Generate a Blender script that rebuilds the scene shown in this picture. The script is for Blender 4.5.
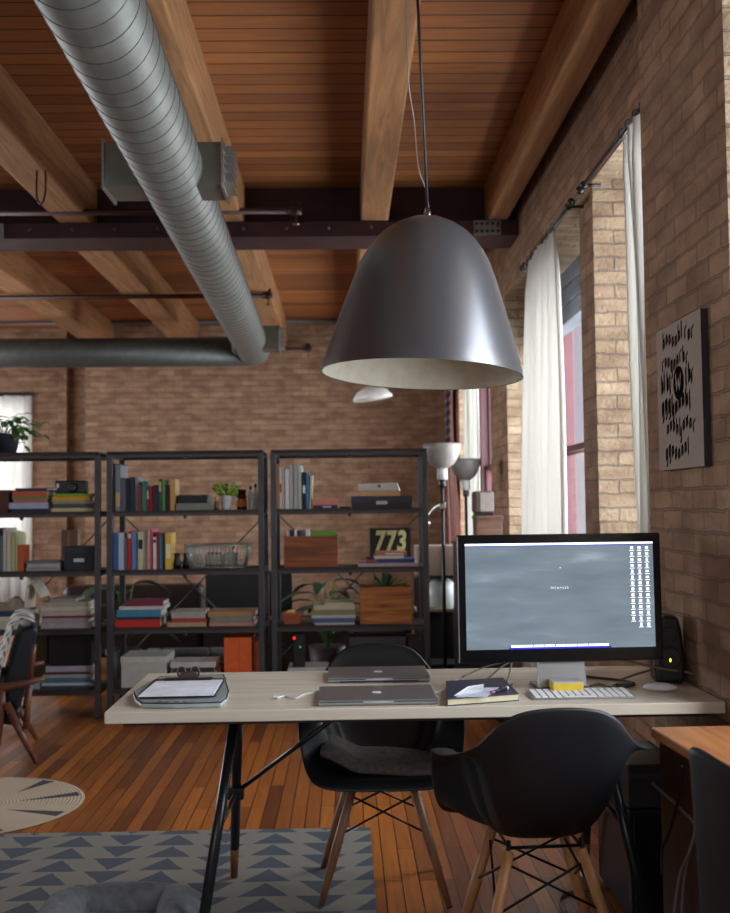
import bpy, bmesh, math, random
from mathutils import Vector, Matrix
PI=math.pi
for o in list(bpy.data.objects): bpy.data.objects.remove(o)
sc=bpy.context.scene
COL=sc.collection
# ---------------------------------------------------------------- camera, light, exposure
F=1050.0; H=1.335
cam=bpy.data.objects.new('camera',bpy.data.cameras.new('camera')); COL.objects.link(cam)
CR=Matrix.Rotation(-20/F,4,'Z')@Matrix.Rotation(PI/2+math.atan(49/F),4,'X')@Matrix.Rotation(-.012,4,'Z')
cam.matrix_world=Matrix.Translation((0,0,H))@CR
cam.data.sensor_fit='VERTICAL'; cam.data.sensor_height=36; cam.data.lens=F/913*36
cam.data.clip_start=.05; cam.data.clip_end=200
cam.data.dof.use_dof=True; cam.data.dof.focus_distance=3.3; cam.data.dof.aperture_fstop=4.0
sc.camera=cam
def P(x,y,X=None,Y=None,Z=None):
    """measured point of the photograph at a known distance, side or height"""
    d=CR.to_3x3()@Vector((x-365,456.5-y,-F))
    k= X/d[0] if X is not None else Y/d[1] if Y is not None else (Z-H)/d[2]
    return Vector((0,0,H))+d*k
w=bpy.data.worlds.new('world'); sc.world=w; w.use_nodes=True
w.node_tree.nodes['Background'].inputs[0].default_value=(.80,.79,.90,1)
w.node_tree.nodes['Background'].inputs[1].default_value=.7
sc.view_settings.view_transform='Standard'; sc.view_settings.look='None'
sc.view_settings.gamma=1; sc.view_settings.use_curve_mapping=False
sc.view_settings.exposure=0.08
def area(name,loc,rot,sx,sy,e,c=(.86,.92,1)):
    l=bpy.data.lights.new(name,'AREA'); l.shape='RECTANGLE'; l.size=sx; l.size_y=sy; l.energy=e; l.color=c
    o=bpy.data.objects.new(name,l); COL.objects.link(o); o.location=loc; o.rotation_euler=rot; return o
# overcast daylight behind each window of the right hand wall (pointing -X) and the far window
WIN=[(1.55,2.96),(3.81,5.16),(5.46,8.02),(8.96,11.4)]
for (a,b),e in zip(WIN,(150,130,270,280)):
    area('window_daylight',(1.95,(a+b)/2,1.95),(0,PI/2,0),2.3,b-a,e)
area('far_window_daylight',(-4.8,14.05,1.9),(-PI/2,0,0),1.5,2.2,160)
area('front_fill_light',(-2.2,-2.85,1.95),(PI/2,0,0),4.5,2.2,60,(.95,.96,1))  # unseen fill light added behind the camera to brighten the room
area('left_fill_light',(-6.5,9,1.9),(0,-PI/2,0),2.1,6,300,(.9,.94,1))  # added fill from the left, brightening back wall and shelves; no known source
# ---------------------------------------------------------------- materials
def srgb(c):
    if isinstance(c,str): c=tuple(int(c[i:i+2],16)/255 for i in (0,2,4))
    return tuple(((v/12.92) if v<=.04045 else ((v+.055)/1.055)**2.4) for v in c)+(1,)
MATS={}
def nodes(name):
    m=bpy.data.materials.new(name); m.use_nodes=True; nt=m.node_tree
    return m,nt,nt.nodes['Principled BSDF']
def mat(name,c,rough=.6,metal=0,var=.12,scale=14,bump=0,stretch=(1,1,1),spec=.5,emit=None,es=1):
    if name in MATS: return MATS[name]
    m,nt,b=nodes(name); N=nt.nodes; L=nt.links
    c=srgb(c)
    tc=N.new('ShaderNodeTexCoord'); mp=N.new('ShaderNodeMapping'); mp.inputs['Scale'].default_value=stretch
    no=N.new('ShaderNodeTexNoise'); no.inputs['Scale'].default_value=scale; no.inputs['Detail'].default_value=4
    L.new(tc.outputs['Object'],mp.inputs[0]); L.new(mp.outputs[0],no.inputs['Vector'])
    cr=N.new('ShaderNodeValToRGB')
    cr.color_ramp.elements[0].position=.3; cr.color_ramp.elements[1].position=.7
    cr.color_ramp.elements[0].color=tuple(v*(1-var) for v in c[:3])+(1,)
    cr.color_ramp.elements[1].color=tuple(min(1,v*(1+var)) for v in c[:3])+(1,)
    L.new(no.outputs[0],cr.inputs[0]); L.new(cr.outputs[0],b.inputs['Base Color'])
    b.inputs['Roughness'].default_value=rough; b.inputs['Metallic'].default_value=metal
    b.inputs['Specular IOR Level'].default_value=spec
    if bump:
        bp=N.new('ShaderNodeBump'); bp.inputs['Strength'].default_value=bump; bp.inputs['Distance'].default_value=.01
        L.new(no.outputs[0],bp.inputs['Height']); L.new(bp.outputs[0],b.inputs['Normal'])
    if emit: b.inputs['Emission Color'].default_value=srgb(emit); b.inputs['Emission Strength'].default_value=es
    MATS[name]=m; return m
def brick_mat(name,c1,c2,mortar,dark):
    m,nt,b=nodes(name); N=nt.nodes; L=nt.links
    uv=N.new('ShaderNodeUVMap'); uv.uv_map='UVMap'
    br=N.new('ShaderNodeTexBrick'); br.inputs['Scale'].default_value=1
    br.inputs['Brick Width'].default_value=.205; br.inputs['Row Height'].default_value=.068
    br.inputs['Mortar Size'].default_value=.006; br.inputs['Mortar Smooth'].default_value=.4; br.inputs['Bias'].default_value=-.1
    br.inputs['Color1'].default_value=srgb(c1); br.inputs['Color2'].default_value=srgb(c2); br.inputs['Mortar'].default_value=srgb(mortar)
    nz=N.new('ShaderNodeTexNoise'); nz.inputs['Scale'].default_value=14; nz.inputs['Detail'].default_value=3
    mx=N.new('ShaderNodeMix'); mx.data_type='RGBA'; mx.inputs[0].default_value=.02
    L.new(uv.outputs[0],nz.inputs['Vector']); L.new(uv.outputs[0],mx.inputs[6]); L.new(nz.outputs[1],mx.inputs[7])
    L.new(mx.outputs[2],br.inputs['Vector'])
    n2=N.new('ShaderNodeTexNoise'); n2.inputs['Scale'].default_value=2.4; n2.inputs['Detail'].default_value=6
    mp=N.new('ShaderNodeMapping'); mp.inputs['Scale'].default_value=(2,4,1); L.new(uv.outputs[0],mp.inputs[0]); L.new(mp.outputs[0],n2.inputs['Vector'])
    r=N.new('ShaderNodeValToRGB'); r.color_ramp.elements[0].position=.38; r.color_ramp.elements[1].position=.62
    r.color_ramp.elements[0].color=srgb(dark); r.color_ramp.elements[1].color=(1,1,1,1)
    L.new(n2.outputs[0],r.inputs[0])
    m2=N.new('ShaderNodeMix'); m2.data_type='RGBA'; m2.blend_type='MULTIPLY'; m2.inputs[0].default_value=.5
    L.new(br.outputs[0],m2.inputs[6]); L.new(r.outputs[0],m2.inputs[7]); L.new(m2.outputs[2],b.inputs['Base Color'])
    b.inputs['Roughness'].default_value=.85
    n3=N.new('ShaderNodeTexNoise'); n3.inputs['Scale'].default_value=40; n3.inputs['Detail'].default_value=5; L.new(uv.outputs[0],n3.inputs['Vector'])
    ma=N.new('ShaderNodeMath'); ma.operation='MULTIPLY_ADD'; ma.inputs[1].default_value=-1.0; L.new(br.outputs[1],ma.inputs[0]); L.new(n3.outputs[0],ma.inputs[2])
    bp=N.new('ShaderNodeBump'); bp.inputs['Strength'].default_value=.8; bp.inputs['Distance'].default_value=.012
    L.new(ma.outputs[0],bp.inputs['Height']); L.new(bp.outputs[0],b.inputs['Normal'])
    MATS[name]=m; return m
def plank_mat(name,c1,c2,seam,width,length,rough,along='Y',knots=.35,coat=0,seamsize=.0015,var=.5):
    """boards; uv x runs along the board when along=='U'"""
    m,nt,b=nodes(name); N=nt.nodes; L=nt.links
    uv=N.new('ShaderNodeUVMap'); uv.uv_map='UVMap'
    mp=N.new('ShaderNodeMapping'); mp.inputs['Rotation'].default_value=(0,0,PI/2 if along=='Y' else 0); mp.inputs['Location'].default_value=(length/2 if length>20 else 0,0,0); L.new(uv.outputs[0],mp.inputs[0])
    br=N.new('ShaderNodeTexBrick'); br.offset=0 if length>20 else .37; br.offset_frequency=3; br.inputs['Scale'].default_value=1
    br.inputs['Brick Width'].default_value=length; br.inputs['Row Height'].default_value=width
    br.inputs['Mortar Size'].default_value=seamsize; br.inputs['Mortar Smooth'].default_value=.2
    br.inputs['Color1'].default_value=srgb(c1); br.inputs['Color2'].default_value=srgb(c2); br.inputs['Mortar'].default_value=srgb(seam)
    L.new(mp.outputs[0],br.inputs['Vector'])
    m1=N.new('ShaderNodeMapping'); m1.inputs['Scale'].default_value=(1.6,28,1); L.new(mp.outputs[0],m1.inputs[0])
    nz=N.new('ShaderNodeTexNoise'); nz.inputs['Scale'].default_value=2.2; nz.inputs['Detail'].default_value=6; nz.inputs['Distortion'].default_value=.6; L.new(m1.outputs[0],nz.inputs['Vector'])
    r=N.new('ShaderNodeValToRGB'); r.color_ramp.elements[0].position=.3; r.color_ramp.elements[1].position=.65
    r.color_ramp.elements[0].color=(knots,knots*.9,knots*.85,1); r.color_ramp.elements[1].color=(1,1,1,1); L.new(nz.outputs[0],r.inputs[0])
    m2=N.new('ShaderNodeMix'); m2.data_type='RGBA'; m2.blend_type='MULTIPLY'; m2.inputs[0].default_value=var
    L.new(br.outputs[0],m2.inputs[6]); L.new(r.outputs[0],m2.inputs[7]); L.new(m2.outputs[2],b.inputs['Base Color'])
    b.inputs['Roughness'].default_value=rough; b.inputs['Coat Weight'].default_value=coat; b.inputs['Coat Roughness'].default_value=.2
    ma=N.new('ShaderNodeMath'); ma.operation='MULTIPLY_ADD'; ma.inputs[1].default_value=-1.2; L.new(br.outputs[1],ma.inputs[0]); L.new(nz.outputs[0],ma.inputs[2])
    bp=N.new('ShaderNodeBump'); bp.inputs['Strength'].default_value=.2; bp.inputs['Distance'].default_value=.0025
    L.new(ma.outputs[0],bp.inputs['Height']); L.new(bp.outputs[0],b.inputs['Normal'])
    MATS[name]=m; return m
def wood_mat(name,c1,c2,rough=.55,axis='Y',scale=1,coat=0):
    if name in MATS: return MATS[name]
    m,nt,b=nodes(name); N=nt.nodes; L=nt.links
    tc=N.new('ShaderNodeTexCoord'); mp=N.new('ShaderNodeMapping')
    s={'X':(1,14,14),'Y':(14,1,14),'Z':(14,14,1)}[axis]; mp.inputs['Scale'].default_value=tuple(v*scale for v in s)
    L.new(tc.outputs['Object'],mp.inputs[0])
    nz=N.new('ShaderNodeTexNoise'); nz.inputs['Scale'].default_value=1.3; nz.inputs['Detail'].default_value=7; nz.inputs['Distortion'].default_value=1.6
    L.new(mp.outputs[0],nz.inputs['Vector'])
    r=N.new('ShaderNodeValToRGB'); e=r.color_ramp.elements; e[0].position=.32; e[0].color=srgb(c2); e[1].position=.66; e[1].color=srgb(c1)
    L.new(nz.outputs[0],r.inputs[0]); L.new(r.outputs[0],b.inputs['Base Color'])
    b.inputs['Roughness'].default_value=rough; b.inputs['Coat Weight'].default_value=coat
    bp=N.new('ShaderNodeBump'); bp.inputs['Strength'].default_value=.25; bp.inputs['Distance'].default_value=.004
    L.new(nz.outputs[0],bp.inputs['Height']); L.new(bp.outputs[0],b.inputs['Normal'])
    MATS[name]=m; return m
def glass_mat(name,tint=(1,1,1,1),fac=.12,rough=.02):
    m=bpy.data.materials.new(name); m.use_nodes=True; nt=m.node_tree; N=nt.nodes; L=nt.links
    N.remove(N['Principled BSDF']); t=N.new('ShaderNodeBsdfTransparent'); g=N.new('ShaderNodeBsdfGlossy'); x=N.new('ShaderNodeMixShader')
    t.inputs[0].default_value=tint; g.inputs['Roughness'].default_value=rough; x.inputs[0].default_value=fac
    L.new(t.outputs[0],x.inputs[1]); L.new(g.outputs[0],x.inputs[2]); L.new(x.outputs[0],N['Material Output'].inputs[0])
    MATS[name]=m; return m
def cloth_mat(name,c,tr=.4):
    m,nt,b=nodes(name); N=nt.nodes; L=nt.links
    b.inputs['Base Color'].default_value=srgb(c); b.inputs['Roughness'].default_value=.9
    t=N.new('ShaderNodeBsdfTranslucent'); t.inputs[0].default_value=srgb(c); x=N.new('ShaderNodeMixShader'); x.inputs[0].default_value=tr
    wv=N.new('ShaderNodeTexNoise'); wv.inputs['Scale'].default_value=300; bp=N.new('ShaderNodeBump'); bp.inputs['Strength'].default_value=.1
    L.new(wv.outputs[0],bp.inputs['Height']); L.new(bp.outputs[0],b.inputs['Normal'])
    L.new(b.outputs[0],x.inputs[1]); L.new(t.outputs[0],x.inputs[2]); L.new(x.outputs[0],N['Material Output'].inputs[0])
    MATS[name]=m; return m
BRICK=brick_mat('common_brick','8f6f56','a8876a','86705c','a08a7a')
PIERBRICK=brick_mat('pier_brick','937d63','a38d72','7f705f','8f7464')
FLOORM=plank_mat('maple_floor','b36c2e','6f3d1f','1e0e08',.062,.95,.36,'Y',.5,.0,.0024,.6)
DECKM=plank_mat('ceiling_deck','b3733c','84502c','2a170e',.135,40,.65,'U',.5,0,.006,.6)
BEAMM=wood_mat('timber_beam','a67649','7c5736',.7,'Y',.9)
STEEL=mat('oxide_red_steel','3a2022',.6,.2,.25,6)
BOLTM=mat('painted_bolts','5a4040',.5,.3)
GALV=mat('galvanized_duct','7d807a',.5,.45,.14,9)
GALVD=mat('duct_seam','5c5f5b',.55,.4)
BOXM=mat('galvanized_box','75776f',.5,.6,.1,8)
PIPE=mat('sprinkler_pipe','3a1f1c',.5,.4)
RACK=mat('blackened_steel_rack','47474a',.45,.5,.12,10)
SHELFW=wood_mat('dark_shelf_board','3a302b','241d1a',.6,'X',1)
WHITE=mat('white_paint','d8d8d4',.5); BLACK=mat('black_plastic','101114',.38,0,.1); BLACKM=mat('matte_black_shell','17191d',.48,0,.08,30)
CURT=cloth_mat('white_curtain','ecebe6',.38)
REDF=mat('red_window_paint','45141a',.5,0,.12,5)
GLASS=glass_mat('window_glass')
ALU=mat('aluminium','a9abab',.32,.85,.03)
# ---------------------------------------------------------------- mesh helpers
class MB:
    def __init__(s): s.v=[]; s.f=[]; s.sm=[]
    def _add(s,vs,fs,smooth=False):
        n=len(s.v); s.v+= [Vector(v) for v in vs]; s.f+=[tuple(i+n for i in f) for f in fs]; s.sm+=[smooth]*len(fs)
        return s
    def box(s,x0,x1,y0,y1,z0,z1,M=None):
        vs=[(x,y,z) for x in (x0,x1) for y in (y0,y1) for z in (z0,z1)]
        if M: vs=[M@Vector(v) for v in vs]
        return s._add(vs,[(0,1,3,2),(4,6,7,5),(0,4,5,1),(2,3,7,6),(0,2,6,4),(1,5,7,3)])
    def hexa(s,b,t):  # 4 bottom points, 4 top points
        return s._add(list(b)+list(t),[(3,2,1,0),(4,5,6,7),(0,1,5,4),(1,2,6,5),(2,3,7,6),(3,0,4,7)])
    def prism(s,pts,axis,a,c,smooth=False):
        n=len(pts)
        def mk(p,t): return {'X':(t,p[0],p[1]),'Y':(p[0],t,p[1]),'Z':(p[0],p[1],t)}[axis]
        vs=[mk(p,a) for p in pts]+[mk(p,c) for p in pts]
        s._add(vs,[tuple(range(n))[::-1],tuple(range(n,2*n))]); s.sm[-2:]=[False,False]
        k=len(s.v)-2*n
        for i in range(n): s.f.append((k+i,k+(i+1)%n,k+n+(i+1)%n,k+n+i)); s.sm.append(smooth)
        return s
    def tube(s,pts,r,n=10,caps=True,closed=False):
        pts=[Vector(p) for p in pts]; m=len(pts); rr=r if isinstance(r,(list,tuple)) else [r]*m
        rings=[]; up=None
        for i,p in enumerate(pts):
            a=pts[i-1] if (i>0 or closed) else p; b=pts[(i+1)%m] if (i<m-1 or closed) else p
            d=(b-a).normalized()
            if up is None: up=Vector((0,0,1)) if abs(d.z)<.9 else Vector((1,0,0))
            u=(up-d*up.dot(d)).normalized(); w_=d.cross(u); up=u
            rings.append([p+(u*math.cos(2*PI*k/n)+w_*math.sin(2*PI*k/n))*rr[i] for k in range(n)])
        k0=len(s.v); s.v+=[v for r_ in rings for v in r_]
        for i in range(m if closed else m-1):
            for k in range(n):
                a=k0+i*n; b=k0+((i+1)%m)*n
                s.f.append((a+k,a+(k+1)%n,b+(k+1)%n,b+k)); s.sm.append(True)
        if caps and not closed:
            s.f.append(tuple(k0+k for k in range(n))[::-1]); s.f.append(tuple(k0+(m-1)*n+k for k in range(n))); s.sm+=[False,False]
        return s
    def lathe(s,prof,c=(0,0,0),n=32,M=None,caps=True):
        c=Vector(c); k0=len(s.v)
        for r,z in prof:
            for k in range(n):
                v=Vector((r*math.cos(2*PI*k/n),r*math.sin(2*PI*k/n),z))
                if M: v=M@v
                s.v.append(c+v)
        for i in range(len(prof)-1):
            for k in range(n):
                a=k0+i*n; b=a+n; s.f.append((a+k,a+(k+1)%n,b+(k+1)%n,b+k)); s.sm.append(True)
        if caps:
            s.f.append(tuple(k0+k for k in range(n))[::-1]); s.f.append(tuple(k0+(len(prof)-1)*n+k for k in range(n))); s.sm+=[False,False]
        return s
    def ball(s,c,r,n=12,m=8,sc_=(1,1,1)):
        pr=[(max(1e-4,math.sin(PI*i/m)),-math.cos(PI*i/m)) for i in range(m+1)]
        M=Matrix.Diagonal((r*sc_[0],r*sc_[1],r*sc_[2])); return s.lathe(pr,c,n,M)
    def grid(s,rows,smooth=True,flip=False):
        k0=len(s.v); m=len(rows); n=len(rows[0]); s.v+=[Vector(v) for r in rows for v in r]
        for i in range(m-1):
            for j in range(n-1):
                a=k0+i*n+j; q=(a,a+1,a+n+1,a+n); s.f.append(q[::-1] if flip else q); s.sm.append(smooth)
        return s
    def build(s,name,m,parent=None,bevel=0,seg=2,sub=0,solid=0,local=False,M=None,off=-1,weld=False):
        me=bpy.data.meshes.new(name)
        vs=s.v
        if M is not None: vs=[M@v for v in vs]
        o=bpy.data.objects.new(name,me)
        if parent is not None:
            root=parent
            while root.parent: root=root.parent
            if not local:
                inv=root.matrix_basis.inverted(); vs=[inv@v for v in vs]
            o.parent=parent
        me.from_pydata([tuple(v) for v in vs],[],s.f); 
        me.polygons.foreach_set('use_smooth',s.sm)
        if weld:
            b=bmesh.new(); b.from_mesh(me); bmesh.ops.remove_doubles(b,verts=b.verts,dist=.0004); b.to_mesh(me); b.free()
        uv=me.uv_layers.new(name='UVMap')
        for p in me.polygons:
            n=p.normal; ax=max(range(3),key=lambda i:abs(n[i]))
            for li in p.loop_indices:
                v=me.vertices[me.loops[li].vertex_index].co
                uv.data[li].uv=(v.y,v.z) if ax==0 else (v.x,v.z) if ax==1 else (v.x,v.y)
        me.materials.append(m); me.update(); COL.objects.link(o)
        if bevel:
            b=o.modifiers.new('bevel','BEVEL'); b.width=bevel; b.segments=seg; b.limit_method='ANGLE'
        if solid:
            b=o.modifiers.new('solid','SOLIDIFY'); b.thickness=solid; b.offset=off
        if sub:
            b=o.modifiers.new('sub','SUBSURF'); b.levels=sub; b.render_levels=sub
        return o
def tag(o,label,cat,group=None):
    if len(label.split())>16: print('LONG',label)
    o['label']=label; o['category']=cat
    if group: o['group']=group
    return o
def thing(name,label,cat,loc=(0,0,0),rz=0,group=None,rot=None):
    o=bpy.data.objects.new(name,None); COL.objects.link(o); o.empty_display_size=.1
    o.matrix_basis=Matrix.Translation(loc)@((rot.to_4x4()) if rot else Matrix.Rotation(rz,4,'Z'))
    return tag(o,label,cat,group)
def struct(o): o['kind']='structure'; return o
def structE(name,loc=(0,0,0)):
    o=bpy.data.objects.new(name,None); COL.objects.link(o); o.location=loc; o.matrix_basis=Matrix.Translation(loc); o['kind']='structure'; return o
def copy_tree(o,parent=None):
    c=o.copy(); COL.objects.link(c)
    if parent: c.parent=parent
    for ch in o.children: copy_tree(ch,c)
    return c
def text_mesh(txt,size,extrude,m,name,parent,M,shear=0,spacing=1,bold=0):
    cu=bpy.data.curves.new('t','FONT'); cu.body=txt; cu.size=size; cu.extrude=extrude; cu.shear=shear; cu.space_character=spacing; cu.offset=bold
    cu.align_x='CENTER'; cu.align_y='CENTER'
    t=bpy.data.objects.new('t',cu); COL.objects.link(t); bpy.context.view_layer.update()
    me=bpy.data.meshes.new_from_object(t.evaluated_get(bpy.context.evaluated_depsgraph_get()))
    bpy.data.objects.remove(t)
    me.transform(M); me.materials.clear(); me.materials.append(m); me.name=name
    o=bpy.data.objects.new(name,me); o.parent=parent; COL.objects.link(o); return o
def smooth_curve(pts,n=8):
    pts=[Vector(p) for p in pts]; out=[]
    for i in range(len(pts)-1):
        p0=pts[max(i-1,0)];p1=pts[i];p2=pts[i+1];p3=pts[min(i+2,len(pts)-1)]
        for k in range(n):
            t=k/n; out.append(.5*((2*p1)+(p2-p0)*t+(2*p0-5*p1+4*p2-p3)*t*t+(3*p1-p0-3*p2+p3)*t**3))
    out.append(pts[-1]); return out

# ================================================================ ROOM SHELL
ZB=3.35; ZD=3.65; YB=13.0; XL=-6.0
struct(MB().box(XL-.3,1.9,-2.6,14.2,-.12,0).build('floor',FLOORM))
struct(MB().box(XL-.3,1.9,-2.6,14.2,ZD,ZD+.1).build('ceiling',DECKM))
# right wall: piers, header and breast walls around four window openings
wr=MB(); ZS,ZH=.72,2.94
def wallbox(y0,y1,z0,z1,x=1.25): wr.box(x,1.765,y0,y1,z0,z1)
wallbox(-2.6,1.55,0,ZD,1.108); wallbox(2.96,3.81,0,ZD,1.108)
wallbox(1.55,2.96,ZH,ZD,1.108); wallbox(1.55,2.96,0,ZS,1.2)
for (a,b) in WIN[1:]: wallbox(a,b,0,ZS); wallbox(a,b,ZH,ZD)
for a,b in ((5.16,5.46),(8.02,8.96),(11.4,YB+.3)): wallbox(a,b,0,ZD)
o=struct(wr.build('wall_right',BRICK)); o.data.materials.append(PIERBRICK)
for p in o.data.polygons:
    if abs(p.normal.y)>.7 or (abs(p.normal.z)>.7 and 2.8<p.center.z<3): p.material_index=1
wb=MB(); wb.box(-3.2,1.25,YB,YB+.3,0,ZD)
wb.box(-4.02,-3.2,YB+.45,YB+.75,0,ZD); wb.box(-3.2,-3.1,YB+.3,YB+.75,0,ZD); wb.box(-5.6,-4.02,YB+.45,YB+.75,2.85,ZD); wb.box(-5.6,-4.02,YB+.45,YB+.75,0,.8); wb.box(XL-.3,-5.6,YB+.45,YB+.75,0,ZD)
struct(wb.build('wall_back',BRICK))
struct(MB().box(-3.62,-3.52,YB+.33,YB+.45,0,ZD).build('trim_1',BRICK))
wl=MB(); wl.box(XL-.3,XL,-2.6,6,0,ZD).box(XL-.3,XL,12,YB+.75,0,ZD).box(XL-.3,XL,6,12,0,.8).box(XL-.3,XL,6,12,2.95,ZD); struct(wl.build('wall_left',BRICK))  # opening in the left wall added to let the fill light in
wf=MB(); wf.box(XL-.3,-4.5,-2.9,-2.6,0,ZD).box(.1,1.75,-2.9,-2.6,0,ZD).box(-4.5,.1,-2.9,-2.6,0,.8).box(-4.5,.1,-2.9,-2.6,3.1,ZD); struct(wf.build('wall_front',BRICK))  # opening behind the camera added to let the front fill in
# windows: red timber frames with two sashes each
def window(n,a,b,x=1.6,blind=False):
    r=structE('window_%d'%n,(x,(a+b)/2,ZS))
    f=MB(); t=.075; e=.09
    for (y0,y1) in ((a,a+t),(b-t,b)): f.box(x-e,x+e,y0,y1,ZS,ZH)
    f.box(x-e,x+e,a+t,b-t,ZS,ZS+t).box(x-e,x+e,a+t,b-t,ZH-t,ZH)
    k=max(1,round((b-a)/1.25)); 
    for i in range(1,k):
        yc=a+(b-a)*i/k; f.box(x-.06,x+.06,yc-.05,yc+.05,ZS+t,ZH-t)
    struct_f=f.build('window_frame',REDF,r,bevel=.006)
    for i in range(k):
        y0=a+(b-a)*i/k+t; y1=a+(b-a)*(i+1)/k-t; zm=1.72
        for (z0,z1,dx) in ((ZS+t,zm+.03,-.02),(zm-.03,ZH-t,.02)):
            s=MB(); w_=.045
            s.box(x+dx-.018,x+dx+.018,y0,y0+w_,z0,z1).box(x+dx-.018,x+dx+.018,y1-w_,y1,z0,z1).box(x+dx-.018,x+dx+.018,y0+w_,y1-w_,z0,z0+w_).box(x+dx-.018,x+dx+.018,y0+w_,y1-w_,z1-w_,z1)
            so=s.build('sash',REDF if dx<0 else REDF,r)
            MB().box(x+dx-.002,x+dx+.002,y0+w_,y1-w_,z0+w_,z1-w_).build('pane',GLASS,so)
    MB().box(x-.34,x-.092,a+.002,b-.002,ZS,ZS+.03).build('window_sill',mat('sill_paint','a9a196',.6),r,bevel=.006)
    if blind:
        bm=mat('grey_roman_blind','5b5f66',.8)
        q=MB()
        for i in range(6): q.box(x-.21-.012*(i%2),x-.105-.01*(i%2),a+.08,b-.08,ZH-.075-.06*(i+1),ZH-.076-.06*i)
        q.build('blind',bm,r,bevel=.008)
    return r
for i,(a,b) in enumerate(WIN): window(i+1,a,b,(1.66,1.665,1.665,1.56)[i],i==2)
fr=structE('window_5',(-4.8,YB+.6,.8)); f=MB()
for x0,x1 in ((-5.6,-5.5),(-4.12,-4.02),(-4.85,-4.76)): f.box(x0,x1,YB+.52,YB+.62,.8,2.85)
f.box(-5.5,-4.12,YB+.52,YB+.62,.8,.88).box(-5.5,-4.12,YB+.52,YB+.62,2.77,2.85).box(-5.5,-4.12,YB+.53,YB+.61,1.75,1.83); f.build('window_frame',REDF,fr)
MB().box(-5.5,-4.12,YB+.565,YB+.57,.88,2.77).build('pane',GLASS,fr)
def added_window(n,pts0,pts1,zz0,zz1,k):  # unseen window made up around a fill light
    a,b=Vector(pts0),Vector(pts1); r=structE('window_%d'%n,((a+b)/2)); f=MB(); d=(b-a).normalized(); t=.04
    def bar(p,q,z0,z1):
        x0,x1=sorted((p.x,q.x)); y0,y1=sorted((p.y,q.y)); e=.03
        f.box(x0-(e if x1-x0<.001 else 0),x1+(e if x1-x0<.001 else 0),y0-(e if y1-y0<.001 else 0),y1+(e if y1-y0<.001 else 0),z0,z1)
    for i in range(k+1):
        c=a.lerp(b,i/k); bar(c-d*(t if i else 0),c+d*(t if i<k else 0),zz0,zz1)
    bar(a,b,zz0,zz0+.06); bar(a,b,zz1-.06,zz1); f.build('window_frame',REDF,r)
    g_=MB(); f=g_; e=.002; x0,x1=sorted((a.x,b.x)); y0,y1=sorted((a.y,b.y)); g_.box(x0-e,x1+e,y0-e,y1+e,zz0+.06,zz1-.06) if False else g_._add([(a.x,a.y,zz0),(b.x,b.y,zz0),(b.x,b.y,zz1),(a.x,a.y,zz1)],[(0,1,2,3)]); g_.build('pane',GLASS,r)
added_window(6,(XL-.15,6,0),(XL-.15,12,0),.8,2.95,4); added_window(7,(-4.5,-2.75,0),(.1,-2.75,0),.8,3.1,4)  # invented windows left and behind the camera, passing the fill lights
# timber beams
def beam(x0,x1,y0,y1,lab):
    o=MB().box(x0,x1,y0,y1,ZB,ZD-.001).build('ceiling_beam',BEAMM,bevel=.012)
    return tag(o,lab,'beam','timber ceiling beams')
YS=7.52
beam(.13,.325,-2.5,YS-.02,'timber ceiling beam in the middle, running above the big grey pendant lamp')
beam(1.03,1.175,3.815,YS-.02,'timber ceiling beam nearest the window wall on the right')
beam(-.93,-.70,-2.5,YS-.02,'timber ceiling beam just right of the round grey duct')
beam(-2.0,-1.76,-2.5,YS-.02,'timber ceiling beam left of the duct, in front of the dark steel girder')
beam(.13,.325,YS+.12,YB,'far timber beam behind the big pendant lamp')
beam(-.93,-.70,YS+.12,YB,'far timber beam beyond the girder, behind the end of the duct')
beam(-2.08,-1.80,YS+.12,YB,'far timber beam beyond the girder, second from the left')
beam(-3.14,-2.86,YS+.12,YB+.3,'far timber beam beyond the girder at the left edge')
# steel girder
g=thing('steel_girder','dark red riveted steel girder crossing the ceiling under the boards','girder',(-2,YS+.05,3.2))
MB().box(XL,1.25,YS+.03,YS+.07,3.24,ZD-.002).build('web',STEEL,g)
fl=MB().box(XL,1.25,YS-.175,YS+.2,3.238,3.255).box(XL,1.25,YS-.175,YS-.155,3.255,3.345).build('flange',STEEL,g)
b=MB(); x=-5.8
while x<1.2:
    for dx in (0,): b.lathe([(.014,0),(.014,.008),(.009,.013)],(x,YS-.175,3.30),8,Matrix.Rotation(PI/2,3,'X'))
    x+=.30
b.build('rivet',BOLTM,fl)['kind']='stuff'
pl=mat('grey_splice_plate','8a8888',.5,.5)
for a,c in ((-3.2,-2.38),(.93,1.12)):
    q=MB().box(a,c,YS-.187,YS-.176,3.24,3.343).build('splice_plate',pl,g)
    b=MB(); 
    for i in range(5):
        for z in (3.265,3.318): b.lathe([(.012,0),(.01,.01)],(a+(c-a)*(i+.5)/5,YS-.187,z),8,Matrix.Rotation(PI/2,3,'X'))
    b.build('bolt',BLACK,q)
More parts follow.
